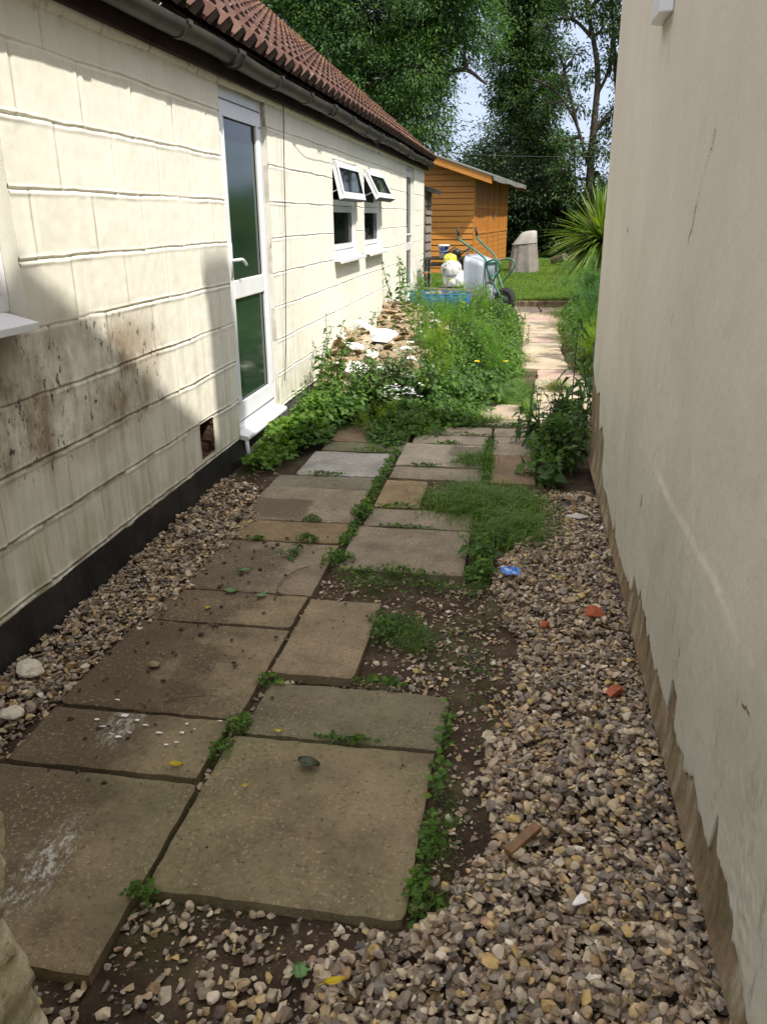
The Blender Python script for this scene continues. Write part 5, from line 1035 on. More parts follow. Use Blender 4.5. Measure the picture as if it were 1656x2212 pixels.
# ---------------------------------------------------------------- clutter by the lawn corner
blk = plain('black_plastic', (0.02, 0.022, 0.025), 0.4, 0.4)
tb = empty('black_workbench', (-1.25, 14.05, 0), 'low black slatted bench carrying the paint bucket', 'bench')
mb = MB()
for y in (13.85, 14.0, 14.15, 14.3): mb.box(-1.62, -0.98, y, y + 0.11, 0.80, 0.825)
mb.build('bench_top', blk, tb)
for x in (-1.58, -1.02):
    for y in (13.88, 14.36): mb = MB(); mb.box(x - 0.02, x + 0.02, y - 0.02, y + 0.02, 0, 0.80); mb.build('leg', blk, tb)
mb = MB(); mb.box(-1.58, -1.02, 13.87, 13.89, 0.70, 0.75); mb.build('rail', blk, tb)
bk = empty('paint_bucket', (-1.30, 14.05, 0.875), 'blue and white plastic paint bucket on the black bench', 'bucket')
t = NT('bucket_print'); s_ = t.sep(); w = t.noise(t.pos((1, 1, 1.6)), 26, 3, 0.7)
lab_ = t.math('MULTIPLY', t.band(s_[2], 0.895, 0.90), t.math('SUBTRACT', 1.0, t.band(s_[2], 1.0, 1.005))); c = t.mix(lab_, (0.75, 0.77, 0.8), t.ramp(w, [(0.5, (0.02, 0.14, 0.55)), (0.56, (0.7, 0.75, 0.85))], 'CONSTANT')); t.bsdf(c, 0.35, 0.5)
mb = MB(); mb.lathe([(0.0, 0.827), (0.074, 0.827), (0.088, 1.01), (0.093, 1.01), (0.093, 1.025), (0.09, 1.03), (0.084, 1.03), (0.08, 0.9), (0, 0.9)], (-1.30, 14.05, 0), 28); mb.build('bucket_body', t.m, bk, smooth=True)
mb = MB(); mb.tube([(-1.30 + 0.095 * math.cos(a), 14.05 - 0.03 * math.sin(a) - 0.06 * math.sin(a), 1.01 - 0.09 * math.sin(a)) for a in np.linspace(0, np.pi, 14)], 0.003, 6); mb.build('bucket_handle', M['metal'], bk, smooth=True)
wcn = empty('watering_can', (-1.08, 14.15, 0.825), 'black watering can on the bench beside the blue and white bucket', 'watering can')
mb = MB(); mb.lathe([(0, 0), (0.07, 0), (0.075, 0.10), (0.05, 0.13), (0, 0.13)], (-1.10, 14.15, 0.826), 20); mb.build('can_body', blk, wcn, smooth=True)
mb = MB(); mb.tube([(-1.04, 14.15, 0.86), (-0.93, 14.15, 0.95), (-0.88, 14.15, 0.97)], [0.012, 0.01, 0.018], 8); mb.build('spout', blk, wcn, smooth=True)
mb = MB(); mb.tube(catmull([(-1.16, 14.15, 0.86), (-1.21, 14.15, 0.93), (-1.14, 14.15, 0.98), (-1.07, 14.15, 0.955)], 5), 0.008, 8); mb.build('can_handle', blk, wcn, smooth=True)
def sack(name, c, s, mat, lab, seed, squash=0.3):
    V, F = ico(5); r = np.random.default_rng(seed); P = V.copy()
    a = np.arctan2(V[:, 1], V[:, 0]); n1 = fbm(V[:, 0] * 1.6 + seed, V[:, 2] * 1.6 + V[:, 1] * 1.3, 4); n2 = np.abs(fbm(V[:, 0] * 4 + seed, V[:, 2] * 4 + V[:, 1] * 3, 4))
    n3 = np.abs(fbm(V[:, 0] * 2.2 + V[:, 2] * 2.7 + seed * 2, V[:, 1] * 2.5 - V[:, 2], 5)); P = V * (1 + 0.34 * n1 - 0.05 * n2 - 0.7 * np.clip(0.10 - n3, 0, 1))[:, None]; P = np.sign(P) * np.abs(P) ** 0.85; P[:, 2] = np.where(P[:, 2] < -squash * 2, -squash * 2, P[:, 2]); P = P * np.array(s); o = MB().add(P, F).build(name, mat, smooth=True); o.location = c; return tag(o, lab, 'sack')
t = NT('sack_plastic'); c = t.ramp(t.noise(t.pos(), 3.6, 2), [(0.40, (0.74, 0.74, 0.73)), (0.57, (0.62, 0.60, 0.05)), (0.63, (0.12, 0.38, 0.20))], 'CONSTANT'); t.bsdf(c, 0.3, 0.5); M['sack'] = t.m
M['sackw'] = plain('white_sack', (0.55, 0.55, 0.54), 0.4, 0.5, var=0.12, dirt=(0.42, 0.38, 0.3))
M['sacky'] = plain('yellow_sack', (0.62, 0.60, 0.06), 0.35, 0.5, var=0.1)
st_ = MB(); [st_.box(-1.36, -0.88, 13.32 + 0.15 * i, 13.42 + 0.15 * i, 0.36, 0.385) for i in range(4)]; st_.box(-1.34, -1.26, 13.32, 13.87, -0.05, 0.36); st_.box(-0.98, -0.90, 13.32, 13.87, -0.05, 0.36)
tag(st_.build('pallet', M['oldwood']), 'old grey pallet under the plastic sacks', 'pallet')
sack('plastic_sack', (-1.09, 13.55, 0.53), (0.17, 0.16, 0.19), M['sack'], 'printed yellow and green sack at the bottom of the sack heap', 11)
sack('plastic_sack', (-1.13, 13.52, 0.66), (0.17, 0.15, 0.15), M['sackw'], 'crumpled white sack on top of the printed one', 12)
sack('plastic_sack', (-1.16, 13.62, 0.82), (0.11, 0.10, 0.09), M['sacky'], 'small yellow sack peak above the white sack', 13)
# blue drum cut lengthwise, lying by the wall corner, full of rubble
dr = empty('blue_drum', (-1.3, 12.9, 0), 'blue plastic drum cut lengthwise lying by the far wall corner', 'drum')
M['bluep'] = plain('blue_polythene', (0.02, 0.20, 0.55), 0.35, 0.5, var=0.25, scale=3, dirt=(0.08, 0.2, 0.35)); mb = MB(); prof = []
xx = np.linspace(-1.69, -0.80, 60); rad = 0.25 + 0.008 * np.sin((xx + 1.69) * 42) * (np.abs(xx + 1.245) < 0.38); rad[:3] *= [0.90, 0.97, 1]; rad[-3:] *= [1, 0.97, 0.90]
a = np.linspace(R(170), R(370), 26); A, Xd = np.meshgrid(a, xx, indexing='ij'); Rd = np.tile(rad, (len(a), 1)); mb.grid(Xd, 12.9 + Rd * np.cos(A), 0.32 + Rd * np.sin(A), flip=True); mb.grid(Xd, 12.9 + (Rd - 0.004) * np.cos(A), 0.32 + (Rd - 0.004) * np.sin(A))
for e in (0, -1): mb.poly([(xx[e], 12.9 + rad[e] * math.cos(t_), 0.32 + rad[e] * math.sin(t_)) for t_ in a], [tuple(range(26))])
mb.build('drum_shell', M['bluep'], dr, smooth=True); mb = MB()
mb.tube([(-1.68, 12.9 - 0.25, 0.362), (-0.81, 12.9 - 0.25, 0.362)], 0.008, 6); mb.tube([(-1.68, 12.9 + 0.245, 0.362), (-0.81, 12.9 + 0.245, 0.362)], 0.008, 6); mb.build('drum_rim', M['bluep'], dr)
mb = MB()
for k in range(90): V, F = LO[k % 10]; mb.add(V * rng.uniform(0.02, 0.05) + [rng.uniform(-1.62, -0.88), 12.9 + rng.normal(0, 0.09), 0.28 + rng.uniform(-0.02, 0.09)], F)
tag(mb.build('drum_rubble', M['rubble']), kind='stuff')
bd = MB(); bd.obox((-1.12, 12.80, 0.42), unit([1, 0.05, -0.06]), (0, 1, 0), (0, 0, 1), 0.48, 0.035, 0.008); tag(bd.build('loose_lath', M['oldwood']), 'thin grey lath laid across the blue drum', 'wood')
mb = MB(); mb.obox((-0.92, 16.6, 0.42), unit([1, 0, 0.05]), (0, 1, 0), (0, 0, 1), 0.42, 0.05, 0.02); tag(mb.build('white_board', M['whiteplaster']), 'white board lying at the foot of the shed', 'board')
mb = MB(); mb.obox((-0.98, 14.7, 0.82), unit([0.35, 0, 1]), (0, 1, 0), unit([1, 0, -0.35]), 0.16, 0.02, 0.02); mb.obox((-0.97, 14.7, 0.35), (0, 0, 1), (0, 1, 0), (1, 0, 0), 0.38, 0.018, 0.018); tag(mb.build('wooden_stake', M['oldwood']), 'dark wooden stake poking up behind the white sack', 'stake')
# logs and planks at the back of the lawn
mb = MB(); mb.tube([(0.72, 21.6, 0.42), (1.0, 21.2, 0.52)], 0.09, 12); tag(mb.build('cut_log', M['oldwood'], smooth=False), 'cut log at the back of the lawn beside the spiky palm', 'log')
mb = MB(); mb.obox((1.25, 21.4, 0.50), unit([1, 0, 0.0]), (0, 1, 0), (0, 0, 1), 0.42, 0.1, 0.03); mb.box(0.95, 1.02, 21.35, 21.45, 0.25, 0.47); mb.box(1.5, 1.57, 21.35, 21.45, 0.25, 0.47); tag(mb.build('timber_bench', m_wood('pale_timber', (0.42, 0.26, 0.15), 'x')), 'low pale timber plank on blocks at the back of the lawn', 'bench')
# ---------------------------------------------------------------- rubble heap against the wall
def pile_h(X, Y):
    d = ((Y - 9.0) / 2.3) ** 2; h = 0.44 * np.exp(-((Y - 7.9) / 1.05) ** 2) + 0.46 * np.exp(-((Y - 10.6) / 0.9) ** 2); return h * np.exp(-(np.clip(X + 1.45, 0, 9) / 0.50) ** 2)
xs = np.arange(-1.76, -0.5, 0.03); ys = np.arange(6.4, 12.8, 0.04); Xg, Yg = np.meshgrid(xs, ys, indexing='ij'); mb = MB(); Zg = pile_h(Xg, Yg) - 0.05 + 0.05 * fbm(Xg * 6, Yg * 6, 4); mb.grid(Xg, Yg, Zg)
k = 0
for _ in range(1500):
    x, y = rng.uniform(-1.72, -0.75), rng.uniform(6.7, 12.4); h = float(pile_h(x, y))
    if h < 0.035: continue
    V, F = (HI if k % 4 == 0 else LO)[k % 10]; k += 1; sc = rng.uniform(0.5, 1.4, 3) * np.array([1, 1, 0.55]); mb.add((V * sc * (0.02 + 0.085 * rng.random() ** 1.8)) @ rotm(rng).T + [x, y, h - 0.03], F)
tag(mb.build('rubble', M['rubble']), kind='stuff')
WP = [(-1.48, 7.35, 0.12, 'flat white plaster slab nearest the wall at the front of the rubble heap'), (-1.28, 7.70, 0.15, 'longest white plaster board lying across the rubble'), (-1.38, 6.95, 0.12, 'white plaster lump below the flat white slab'), (-1.18, 7.05, 0.12, 'white plaster lump at the middle of the heap front'),
      (-1.02, 7.62, 0.09, 'small white plaster lump beside the dark shrub'), (-0.93, 7.25, 0.07, 'lowest white plaster piece at the shrub'), (-1.25, 9.2, 0.10, 'white plaster piece in the dip between the two rubble humps'), (-1.12, 9.7, 0.09, 'white plaster piece at the foot of the far hump'),
      (-1.60, 11.6, 0.18, 'big white sheet of plasterboard leaning by the far door'), (-1.05, 10.3, 0.07, 'white plaster scrap at the right of the far hump'), (-1.52, 8.1, 0.13, 'white plaster piece high on the near hump against the wall'), (-1.35, 8.5, 0.10, 'white plaster piece on top of the near hump'), (-1.05, 7.9, 0.10, 'white plaster piece low on the right side of the near hump'), (-1.30, 7.25, 0.09, 'squarish white plaster lump among the front pieces')]
for i, (x, y, r, lab) in enumerate(WP):
    V, F = flint(400 + i, 15); o = MB().add(V * np.array([1, 1.0, 0.35 if r > 0.12 else 0.8]) * r, F).build('plaster_chunk', M['whiteplaster']); o.location = (x, y, float(pile_h(x, y)) + 0.02 + 0.1 * r); o.rotation_euler = (rng.uniform(0.1, 0.5), rng.uniform(0.0, 0.45), rng.uniform(-0.6, 0.6)); tag(o, lab, 'plaster piece', 'white plaster pieces on the rubble heap')
sack('crumpled_bag', (-0.98, 6.62, 0.05), (0.10, 0.10, 0.09), M['sackw'], 'crumpled whitish bag at the foot of the rubble among weeds', 17)
# ---------------------------------------------------------------- vegetation materials
G1 = leafmat('fresh_green_leaf', [(0.060, 0.125, 0.022), (0.090, 0.175, 0.030), (0.14, 0.225, 0.040)], 0.32)
G2 = leafmat('dark_green_leaf', [(0.030, 0.068, 0.024), (0.050, 0.100, 0.034), (0.072, 0.135, 0.042)], 0.22, 0.38)
G3 = leafmat('mid_green_leaf', [(0.035, 0.080, 0.020), (0.060, 0.125, 0.026), (0.085, 0.155, 0.036)], 0.3)
GF = leafmat('fennel_thread', [(0.060, 0.15, 0.030), (0.095, 0.20, 0.035), (0.14, 0.25, 0.040)], 0.5)
GFB = leafmat('blue_green_fennel', [(0.045, 0.115, 0.055), (0.07, 0.15, 0.07), (0.10, 0.19, 0.06)], 0.5)
GFY = leafmat('yellowing_fennel', [(0.11, 0.21, 0.025), (0.20, 0.24, 0.025), (0.12, 0.24, 0.03)], 0.5)
GG = leafmat('grass_blade', [(0.060, 0.125, 0.022), (0.095, 0.18, 0.032), (0.15, 0.225, 0.06)], 0.35, 0.5)
GGD = leafmat('dry_grass_blade', [(0.12, 0.16, 0.05), (0.22, 0.20, 0.09), (0.09, 0.14, 0.04)], 0.35, 0.6)
GL = leafmat('lawn_grass', [(0.070, 0.125, 0.025), (0.10, 0.165, 0.030), (0.15, 0.21, 0.05)], 0.35, 0.5)
GC = leafmat('spiky_palm_leaf', [(0.055, 0.115, 0.02), (0.11, 0.17, 0.035), (0.19, 0.24, 0.075)], 0.25, 0.35)
TA = leafmat('ash_leaf', [(0.034, 0.080, 0.034), (0.056, 0.118, 0.044), (0.095, 0.165, 0.046)], 0.35, 0.6)
TB = leafmat('dark_tree_leaf', [(0.028, 0.060, 0.026), (0.046, 0.092, 0.034), (0.072, 0.120, 0.040)], 0.3, 0.6)
TD = leafmat('hedge_leaf', [(0.012, 0.026, 0.012), (0.020, 0.042, 0.017), (0.032, 0.058, 0.020)], 0.15, 0.4)
BK = plain('bark', (0.075, 0.06, 0.045), 0.9, 0.2, var=0.4, scale=6, bump=0.8, dist=0.02)
STM = plain('green_stem', (0.07, 0.12, 0.035), 0.6, 0.3, var=0.25); STD = plain('dark_stem', (0.06, 0.045, 0.03), 0.7, 0.3)
WF = plain('white_petal', (0.80, 0.80, 0.78), 0.7, 0.2, var=0.05); YF = plain('yellow_petal', (0.75, 0.55, 0.02), 0.6, 0.2, var=0.1); RF = plain('red_petal', (0.75, 0.10, 0.07), 0.6, 0.2, var=0.15)
vr = np.random.default_rng(21)
def ground_z(x, y):
    return float(soil_h(np.array(x), np.array(y))) if y < 14.6 else float(lawn_h(np.array(x), np.array(y)))
# nettle / mint like stems: pairs of leaves up a stem
def stems(mb, smb, base, n, h, spread, leaf, pairs=9, droop=0.25, top_small=0.4, wr=0.5, lean=0.18, start=0.15):
    for _ in range(n):
        b = np.array(base) + [vr.normal(0, spread), vr.normal(0, spread), 0]; hh = h * vr.uniform(0.65, 1.05); ld = vr.normal(0, lean, 2)
        t = np.linspace(0, 1, 7); P = b + np.stack([ld[0] * hh * t ** 1.6, ld[1] * hh * t ** 1.6, hh * t], 1); smb.tube(P, np.linspace(0.0035, 0.0016, 7) * (0.8 + h), 5, cap=False)
        az = vr.uniform(0, 6.28)
        for k in range(pairs):
            f = start + (1 - start) * (k + 1) / pairs; p = b + [ld[0] * hh * f ** 1.6, ld[1] * hh * f ** 1.6, hh * f]; L = leaf * (1 - (1 - top_small) * f ** 2) * vr.uniform(0.8, 1.15)
            for s_ in (0, np.pi):
                a = az + s_ + vr.normal(0, 0.25); D = np.array([[math.cos(a), math.sin(a), vr.uniform(-0.75, 0.45)]])
                add_leaves(mb, p[None], D, np.array([[0, 0, 1.0]]) + vr.normal(0, 0.45, (1, 3)), L, L * wr, 0.12, droop)
            az += 1.57
def plant(name, base, lab, cat, mat, n, h, spread, leaf, group=None, stem_mat=None, **k):
    z = ground_z(base[0], base[1]) if len(base) == 2 else base[2]; b = (base[0], base[1], z)
    e = empty(name, b, lab, cat, group); l, s_ = MB(), MB(); stems(l, s_, b, n, h, spread, leaf, **k)
    bpy.data.objects.remove(e); o = join2(name, l, s_, [mat, stem_mat or STM]); o.data.transform(Matrix.Translation((-b[0], -b[1], -b[2]))); o.location = b; return tag(o, lab, cat, group)
# feathery fennel
def fennel(base, h, lab, mat=GF, n_st=3, spread=0.1, fluff=1.0, name='fennel_plant', tall=True, w=0.0032):
    z = ground_z(*base[:2]); b0 = np.array([base[0], base[1], z]); e = empty(name, tuple(b0), lab, 'fennel', 'feathery fennel plants'); l, s_ = MB(), MB(); PP, DD = [], []
    for i in range(n_st):
        b = b0 + [vr.normal(0, spread), vr.normal(0, spread), 0]; hh = h * vr.uniform(0.7, 1.05); ld = vr.normal(0, 0.10, 2); t = np.linspace(0, 1, 8)
        P = b + np.stack([ld[0] * hh * t ** 1.5, ld[1] * hh * t ** 1.5, hh * t], 1); s_.tube(P, np.linspace(0.0055, 0.002, 8), 5, cap=False)
        for k in range(int(12 * fluff)):
            f = vr.uniform(0.12, 0.97); p = b + [ld[0] * hh * f ** 1.5, ld[1] * hh * f ** 1.5, hh * f]; a = vr.uniform(0, 6.28); el = vr.uniform(0.25, 1.1); d = np.array([math.cos(a) * math.cos(el), math.sin(a) * math.cos(el), math.sin(el)]); L = vr.uniform(0.10, 0.26) * (1.25 - 0.6 * f) * (0.7 + 0.4 * h)
            q = p + d * L; s_.tube([p, p + d * L * 0.6, q - [0, 0, 0.01]], 0.0012, 4, cap=False)
            m = int(85 * fluff); tt_ = vr.uniform(0.25, 1.05, m)[:, None]; c = p + d * L * tt_ + vr.normal(0, 0.017, (m, 3)) * (0.5 + tt_) ; PP.append(c); DD.append(unit(d + vr.normal(0, 0.75, (m, 3)) + [0, 0, 0.25]))
    PP = np.concatenate(PP); DD = np.concatenate(DD); add_blades(l, PP, DD, vr.uniform(0.025, 0.06, len(PP)), w, bend=0.25)
    bpy.data.objects.remove(e); o = join2(name, l, s_, [mat, STM]); o.data.transform(Matrix.Translation(-Vector(b0))); o.location = tuple(b0); return tag(o, lab, 'fennel', 'feathery fennel plants')
# mats of low weeds
def weedmat(name, pts, n, leaf, mat, hmax=0.12, wr=0.7, lab=None):
    """pts list of (x, y, rx, ry, weight, height)"""
    mb = MB(); W_ = np.array([p[4] for p in pts], float); W_ /= W_.sum(); idx = vr.choice(len(pts), n, p=W_); A = np.array([p[:4] for p in pts])[idx]; hh = np.array([p[5] for p in pts])[idx]
    q = vr.normal(0, 0.5, (n, 2)); r = np.linalg.norm(q, axis=1); q = q / np.maximum(r, 1e-6)[:, None] * np.minimum(r, 1.05)[:, None]
    X = A[:, 0] + A[:, 2] * q[:, 0]; Y = A[:, 1] + A[:, 3] * q[:, 1]; X = np.clip(X, -1.70, 2.6)
    top = hh * (1 - 0.55 * np.clip(r, 0, 1) ** 2) * (0.55 + 0.9 * vnoise(X * 5, Y * 5)); u = vr.random(n) ** 0.6; Z = soil_h(X, Y) + 0.035 + top * u
    el = vr.uniform(-0.1, 0.9, n); a = vr.uniform(0, 6.28, n); D = np.stack([np.cos(a) * np.cos(el), np.sin(a) * np.cos(el), np.sin(el)], 1); N = np.stack([0 * a, -0.35 + 0 * a, np.ones(n)], 1) + vr.normal(0, 0.5, (n, 3))
    L = leaf * vr.uniform(0.55, 1.25, n); add_leaves(mb, np.stack([X, Y, Z], 1), D, N, L, L * wr, 0.12, 0.2)
    return tag(mb.build(name, mat), kind='stuff')
def grassmat(name, pts, n, h, mat, w=0.0035, bend=0.5, zf=soil_h, zoff=0.0):
    mb = MB(); W_ = np.array([p[4] for p in pts], float); W_ /= W_.sum(); idx = vr.choice(len(pts), n, p=W_); A = np.array([p[:4] for p in pts])[idx]
    q = vr.normal(0, 0.5, (n, 2)); X = A[:, 0] + A[:, 2] * q[:, 0]; Y = A[:, 1] + A[:, 3] * q[:, 1]; Z = zf(X, Y) + zoff
    ta = 6.28 * vnoise(X * 9 + 3, Y * 9) * 2; D = np.stack([0.55 * np.cos(ta), 0.55 * np.sin(ta), np.ones(n)], 1) + vr.normal(0, 0.4, (n, 3)) * [1, 1, 0.2]
    add_blades(mb, np.stack([X, Y, Z], 1), D, h * vr.uniform(0.4, 1.15, n) * (0.6 + 0.8 * vnoise(X * 6, Y * 6)), w * vr.uniform(0.7, 1.2, n), bend=bend)
    return tag(mb.build(name, mat), kind='stuff')
# --- weed bed between bungalow and path
bed = []
for y in np.arange(5.5, 13.4, 0.30):
    xr = float(np.interp(y, [5.5, 6.0, 7.0, 8.0, 10, 13.5], [-0.78, -0.42, -0.20, -0.06, -0.08, -0.18])); xl = float(np.interp(y, [5.5, 6.2, 6.5, 7, 11.5, 12.5], [-0.98, -0.95, -1.15, -0.80, -0.75, -0.75]))
    for k in range(3): bed.append((xl + (xr - xl) * (k + 0.5) / 3, y, (xr - xl) / 3.2, 0.26, xr - xl, float(np.interp(y, [5.5, 6.4, 8, 13], [0.06, 0.16, 0.24, 0.22])) * (1 - 0.35 * (k == 2))))
weedmat('weed_cover', bed, 17000, 0.052, G3)
weedmat('weed_cover', bed, 13000, 0.034, G1)
weedmat('weed_cover', bed[::2], 9000, 0.045, G2)
grassmat('bed_grass', bed, 4000, 0.22, GG, 0.004)
weedmat('door_side_weeds', [(-1.54, 5.25, 0.14, 0.40, 3, 0.14), (-1.48, 5.9, 0.18, 0.40, 4, 0.24), (-1.38, 6.25, 0.2, 0.30, 3, 0.2), (-1.55, 4.85, 0.13, 0.25, 1.2, 0.07)], 4200, 0.050, G1)
weedmat('door_side_weeds', [(-1.45, 5.35, 0.18, 0.30, 3, 0.14), (-1.28, 5.95, 0.18, 0.25, 3, 0.2)], 1700, 0.06, G3)
# --- plants in the gaps of the paving
gap = [(-.775, y, 0.030, 0.10, 0.8, 0.018) for y in (3.6, 3.75, 4.1, 4.3, 4.5, 4.7, 4.9, 5.1)] + [(-.775, 3.95, 0.05, 0.09, 1.8, 0.06), (-.76, 3.32, 0.07, 0.06, 1.5, 0.05), (-.79, 2.02, 0.04, 0.05, 0.6, 0.02), (-.80, 1.9, 0.035, 0.05, 0.5, 0.03), (-.775, 2.28, 0.04, 0.03, 0.4, 0.02), (-.80, 1.35, 0.035, 0.03, 0.35, 0.02), (-.17, 5.4, 0.05, 0.15, 0.9, 0.05), (-.45, 5.40, 0.10, 0.025, 0.7, 0.03), (-.9, 5.13, 0.14, 0.02, 0.8, 0.03), (-1.1, 4.59, 0.12, 0.02, 0.6, 0.025), (-.55, 4.84, 0.1, 0.02, 0.6, 0.02), (-.6, 4.06, 0.14, 0.018, 0.7, 0.02), (-.5, 3.775, 0.14, 0.018, 0.5, 0.015), (-1.0, 3.80, 0.05, 0.03, 0.5, 0.03), (-.96, 3.52, 0.05, 0.03, 0.8, 0.04), (-1.2, 3.51, 0.03, 0.02, 0.4, 0.03),
       (-.5, 3.20, 0.22, 0.03, 1.5, 0.03), (-.13, 3.25, 0.05, 0.10, 1.5, 0.08), (-.12, 3.45, 0.05, 0.12, 1.4, 0.10), (-.46, 2.70, 0.04, 0.08, 0.9, 0.04), (-.165, 2.1, 0.02, 0.16, 0.5, 0.015), (-.165, 1.86, 0.022, 0.10, 0.5, 0.015), (-.165, 1.62, 0.022, 0.10, 0.8, 0.018), (-.17, 1.46, 0.022, 0.07, 0.7, 0.02), (-.40, 2.32, 0.10, 0.02, 0.8, 0.02), (-.33, 5.66, 0.2, 0.02, 0.8, 0.03), (-.2, 5.95, 0.18, 0.035, 1.4, 0.04), (.0, 5.95, 0.1, 0.03, 0.8, 0.03), (-.45, 2.0, 0.1, 0.015, 0.4, 0.01), (.105, 6.5, 0.03, 0.3, 1.2, 0.03), (.42, 6.36, 0.1, 0.03, 0.5, 0.04)]
weedmat('joint_weeds', gap, 3300, 0.019, G3); weedmat('joint_weeds', gap, 800, 0.028, G1)
grassmat('joint_grass', gap, 1600, 0.055, GG, 0.0022)
weedmat('soil_weeds', [(-.42, 2.78, 0.10, 0.07, 1.5, 0.01), (-.35, 2.66, 0.14, 0.10, 1, 0.01), (-.30, 3.1, 0.25, 0.08, 1.5, 0.01), (-.1, 2.5, 0.1, 0.5, 0.7, 0.01), (-.6, 3.1, 0.12, 0.08, 1, 0.02)], 1300, 0.014, G3)
tuft = [(-.20, 4.30, 0.24, 0.24, 4, 0), (-.30, 4.12, 0.18, 0.20, 3, 0), (-.02, 4.05, 0.20, 0.30, 3, 0), (.06, 3.78, 0.12, 0.20, 2, 0), (-.10, 3.70, 0.10, 0.15, 1.2, 0), (-.16, 4.9, 0.05, 0.40, 1.6, 0), (-.28, 4.95, 0.10, 0.10, 1.0, 0), (.05, 4.3, 0.12, 0.2, 1, 0)]
grassmat('grass_tuft', tuft, 5200, 0.14, GG, 0.0046, 0.8, zoff=0.01)
grassmat('soil_grass', [(-.36, 2.72, 0.09, 0.08, 2, 0), (-.32, 2.62, 0.10, 0.06, 1, 0), (-.12, 1.7, 0.03, 0.2, 0.7, 0), (-.10, 1.4, 0.06, 0.1, .4, 0)], 1300, 0.045, GG, 0.0018, 0.5)
grassmat('path_grass', [(-.10, 7.35, 0.20, 0.32, 4, 0), (-.04, 7.0, 0.12, 0.25, 2, 0), (.09, 6.6, 0.05, 0.4, 1, 0), (-.3, 6.1, 0.28, 0.08, 1.4, 0), (-.05, 8.4, 0.10, 0.5, 1, 0), (-.08, 9.8, 0.10, 0.8, 1.3, 0), (-.05, 11.5, 0.08, 1.0, 1, 0), (.75, 6.6, 0.18, 0.3, 1.4, 0), (.72, 7.6, 0.12, 0.3, 1, 0), (.70, 6.1, 0.15, 0.2, 1.5, 0)], 10500, 0.15, GG, 0.0038, 0.7)
grassmat('dry_path_grass', [(.36, 7.45, 0.09, 0.18, 2, 0), (.6, 12.0, 0.16, 0.8, 2, 0), (.62, 13.2, 0.2, 0.5, 2, 0), (.55, 10.6, 0.12, 0.5, 1.5, 0), (.5, 14.4, 0.5, 0.05, 1.5, 0), (.1, 8.9, 0.1, 0.3, 0.5, 0)], 4200, 0.14, GGD, 0.0042, 0.6)
# --- lawn blades
n = 90000; X = vr.uniform(-2.0, 2.6, n); Y = 14.68 + 9.5 * vr.random(n) ** 1.35
mb = MB(); D = np.stack([0 * X, 0 * X, np.ones(n)], 1) + vr.normal(0, 0.35, (n, 3)) * [1, 1, 0.1]; add_blades(mb, np.stack([X, Y, lawn_h(X, Y)], 1), D, vr.uniform(0.035, 0.085, n) * (0.6 + 0.9 * vnoise(X * 2, Y * 2)), 0.006 + 0.0004 * (Y - 14), bend=0.4)
tag(mb.build('lawn_grass', GL), kind='stuff')
weedmat_pts = [(0.7 + 0.3 * math.sin(i * 1.7), 6.9 + i * 0.42, 0.16, 0.3, 1, 0.20 + 0.08 * math.sin(i * 2.3)) for i in range(17)]
bord = [(max(.62, .95 + 0.12 * math.sin(i * 1.7)) + 0.25 * j, 7.2 + i * 0.42, 0.30, 0.3, 1, 0.30 + 0.16 * j) for i in range(16) for j in range(3)]
weedmat('border_weeds', bord, 15000, 0.05, G1, wr=0.5); weedmat('border_weeds', bord, 9000, 0.06, G2)
grassmat('border_grass', bord, 6000, 0.35, GG, 0.005, 0.6)
# --- named plants, left bed
plant('nettle', (-1.52, 6.55), 'tallest nettle at the wall, right of the glazed door and left of the rubble', 'nettle', G3, 9, 0.74, 0.06, 0.105, 'nettles in the weed bed', pairs=12)
for i, (x, y, h, n, lab) in enumerate([(-1.15, 6.75, 0.40, 5, 'lanky nettle in front of the white plaster pieces'), (-0.85, 7.9, 0.55, 6, 'lanky nettle at the right foot of the rubble'), (-1.0, 9.4, 0.6, 7, 'lanky nettle between the two rubble humps'), (-0.75, 10.2, 0.62, 7, 'lanky nettle behind the tallest fennel'),
        (-0.45, 8.0, 0.5, 8, 'loose nettle in the middle of the weed bed'), (-0.55, 11.0, 0.6, 8, 'loose nettle before the barrow tray, left of the leafy weed'), (-0.35, 6.6, 0.30, 9, 'short nettle at the front right of the bed'), (-0.65, 6.5, 0.34, 8, 'short nettle behind the low round leaved weed')]):
    plant('nettle', (x, y), lab, 'nettle', (G3, G1)[i % 2], n + 3, h * 1.2, 0.08, 0.10, 'nettles in the weed bed', pairs=10, lean=0.3)
plant('nettle', (-1.60, 8.6), 'nettle in front of the wall below the nearer small window', 'nettle', G3, 5, 0.62, 0.06, 0.11, 'nettles in the weed bed', pairs=8)
plant('nettle', (-1.45, 10.6), 'tall nettle clump growing on the far rubble hump below the farther window', 'nettle', G3, 12, 1.05, 0.10, 0.125, 'nettles in the weed bed', pairs=12)
plant('nettle', (-1.60, 10.0), 'low nettle at the wall in the dip of the rubble heap', 'nettle', G1, 5, 0.45, 0.12, 0.08, 'nettles in the weed bed')
plant('nettle', (-0.50, 12.3), 'leafy weed climbing in front of the wheelbarrow tray', 'nettle', G3, 16, 0.60, 0.14, 0.085, 'nettles in the weed bed', pairs=10)
plant('nettle', (-0.30, 11.6), 'leafy weed right of the one before the wheelbarrow', 'nettle', G3, 14, 0.45, 0.14, 0.08, 'nettles in the weed bed', pairs=9)
plant('nettle', (-0.22, 10.2), 'bushy weed at the path edge half way up the bed', 'nettle', G1, 16, 0.42, 0.16, 0.075, 'nettles in the weed bed', pairs=9)
plant('nettle', (-0.45, 9.0), 'bushy weed in the middle of the bed behind the dandelion', 'nettle', G3, 16, 0.48, 0.17, 0.075, 'nettles in the weed bed', pairs=9)
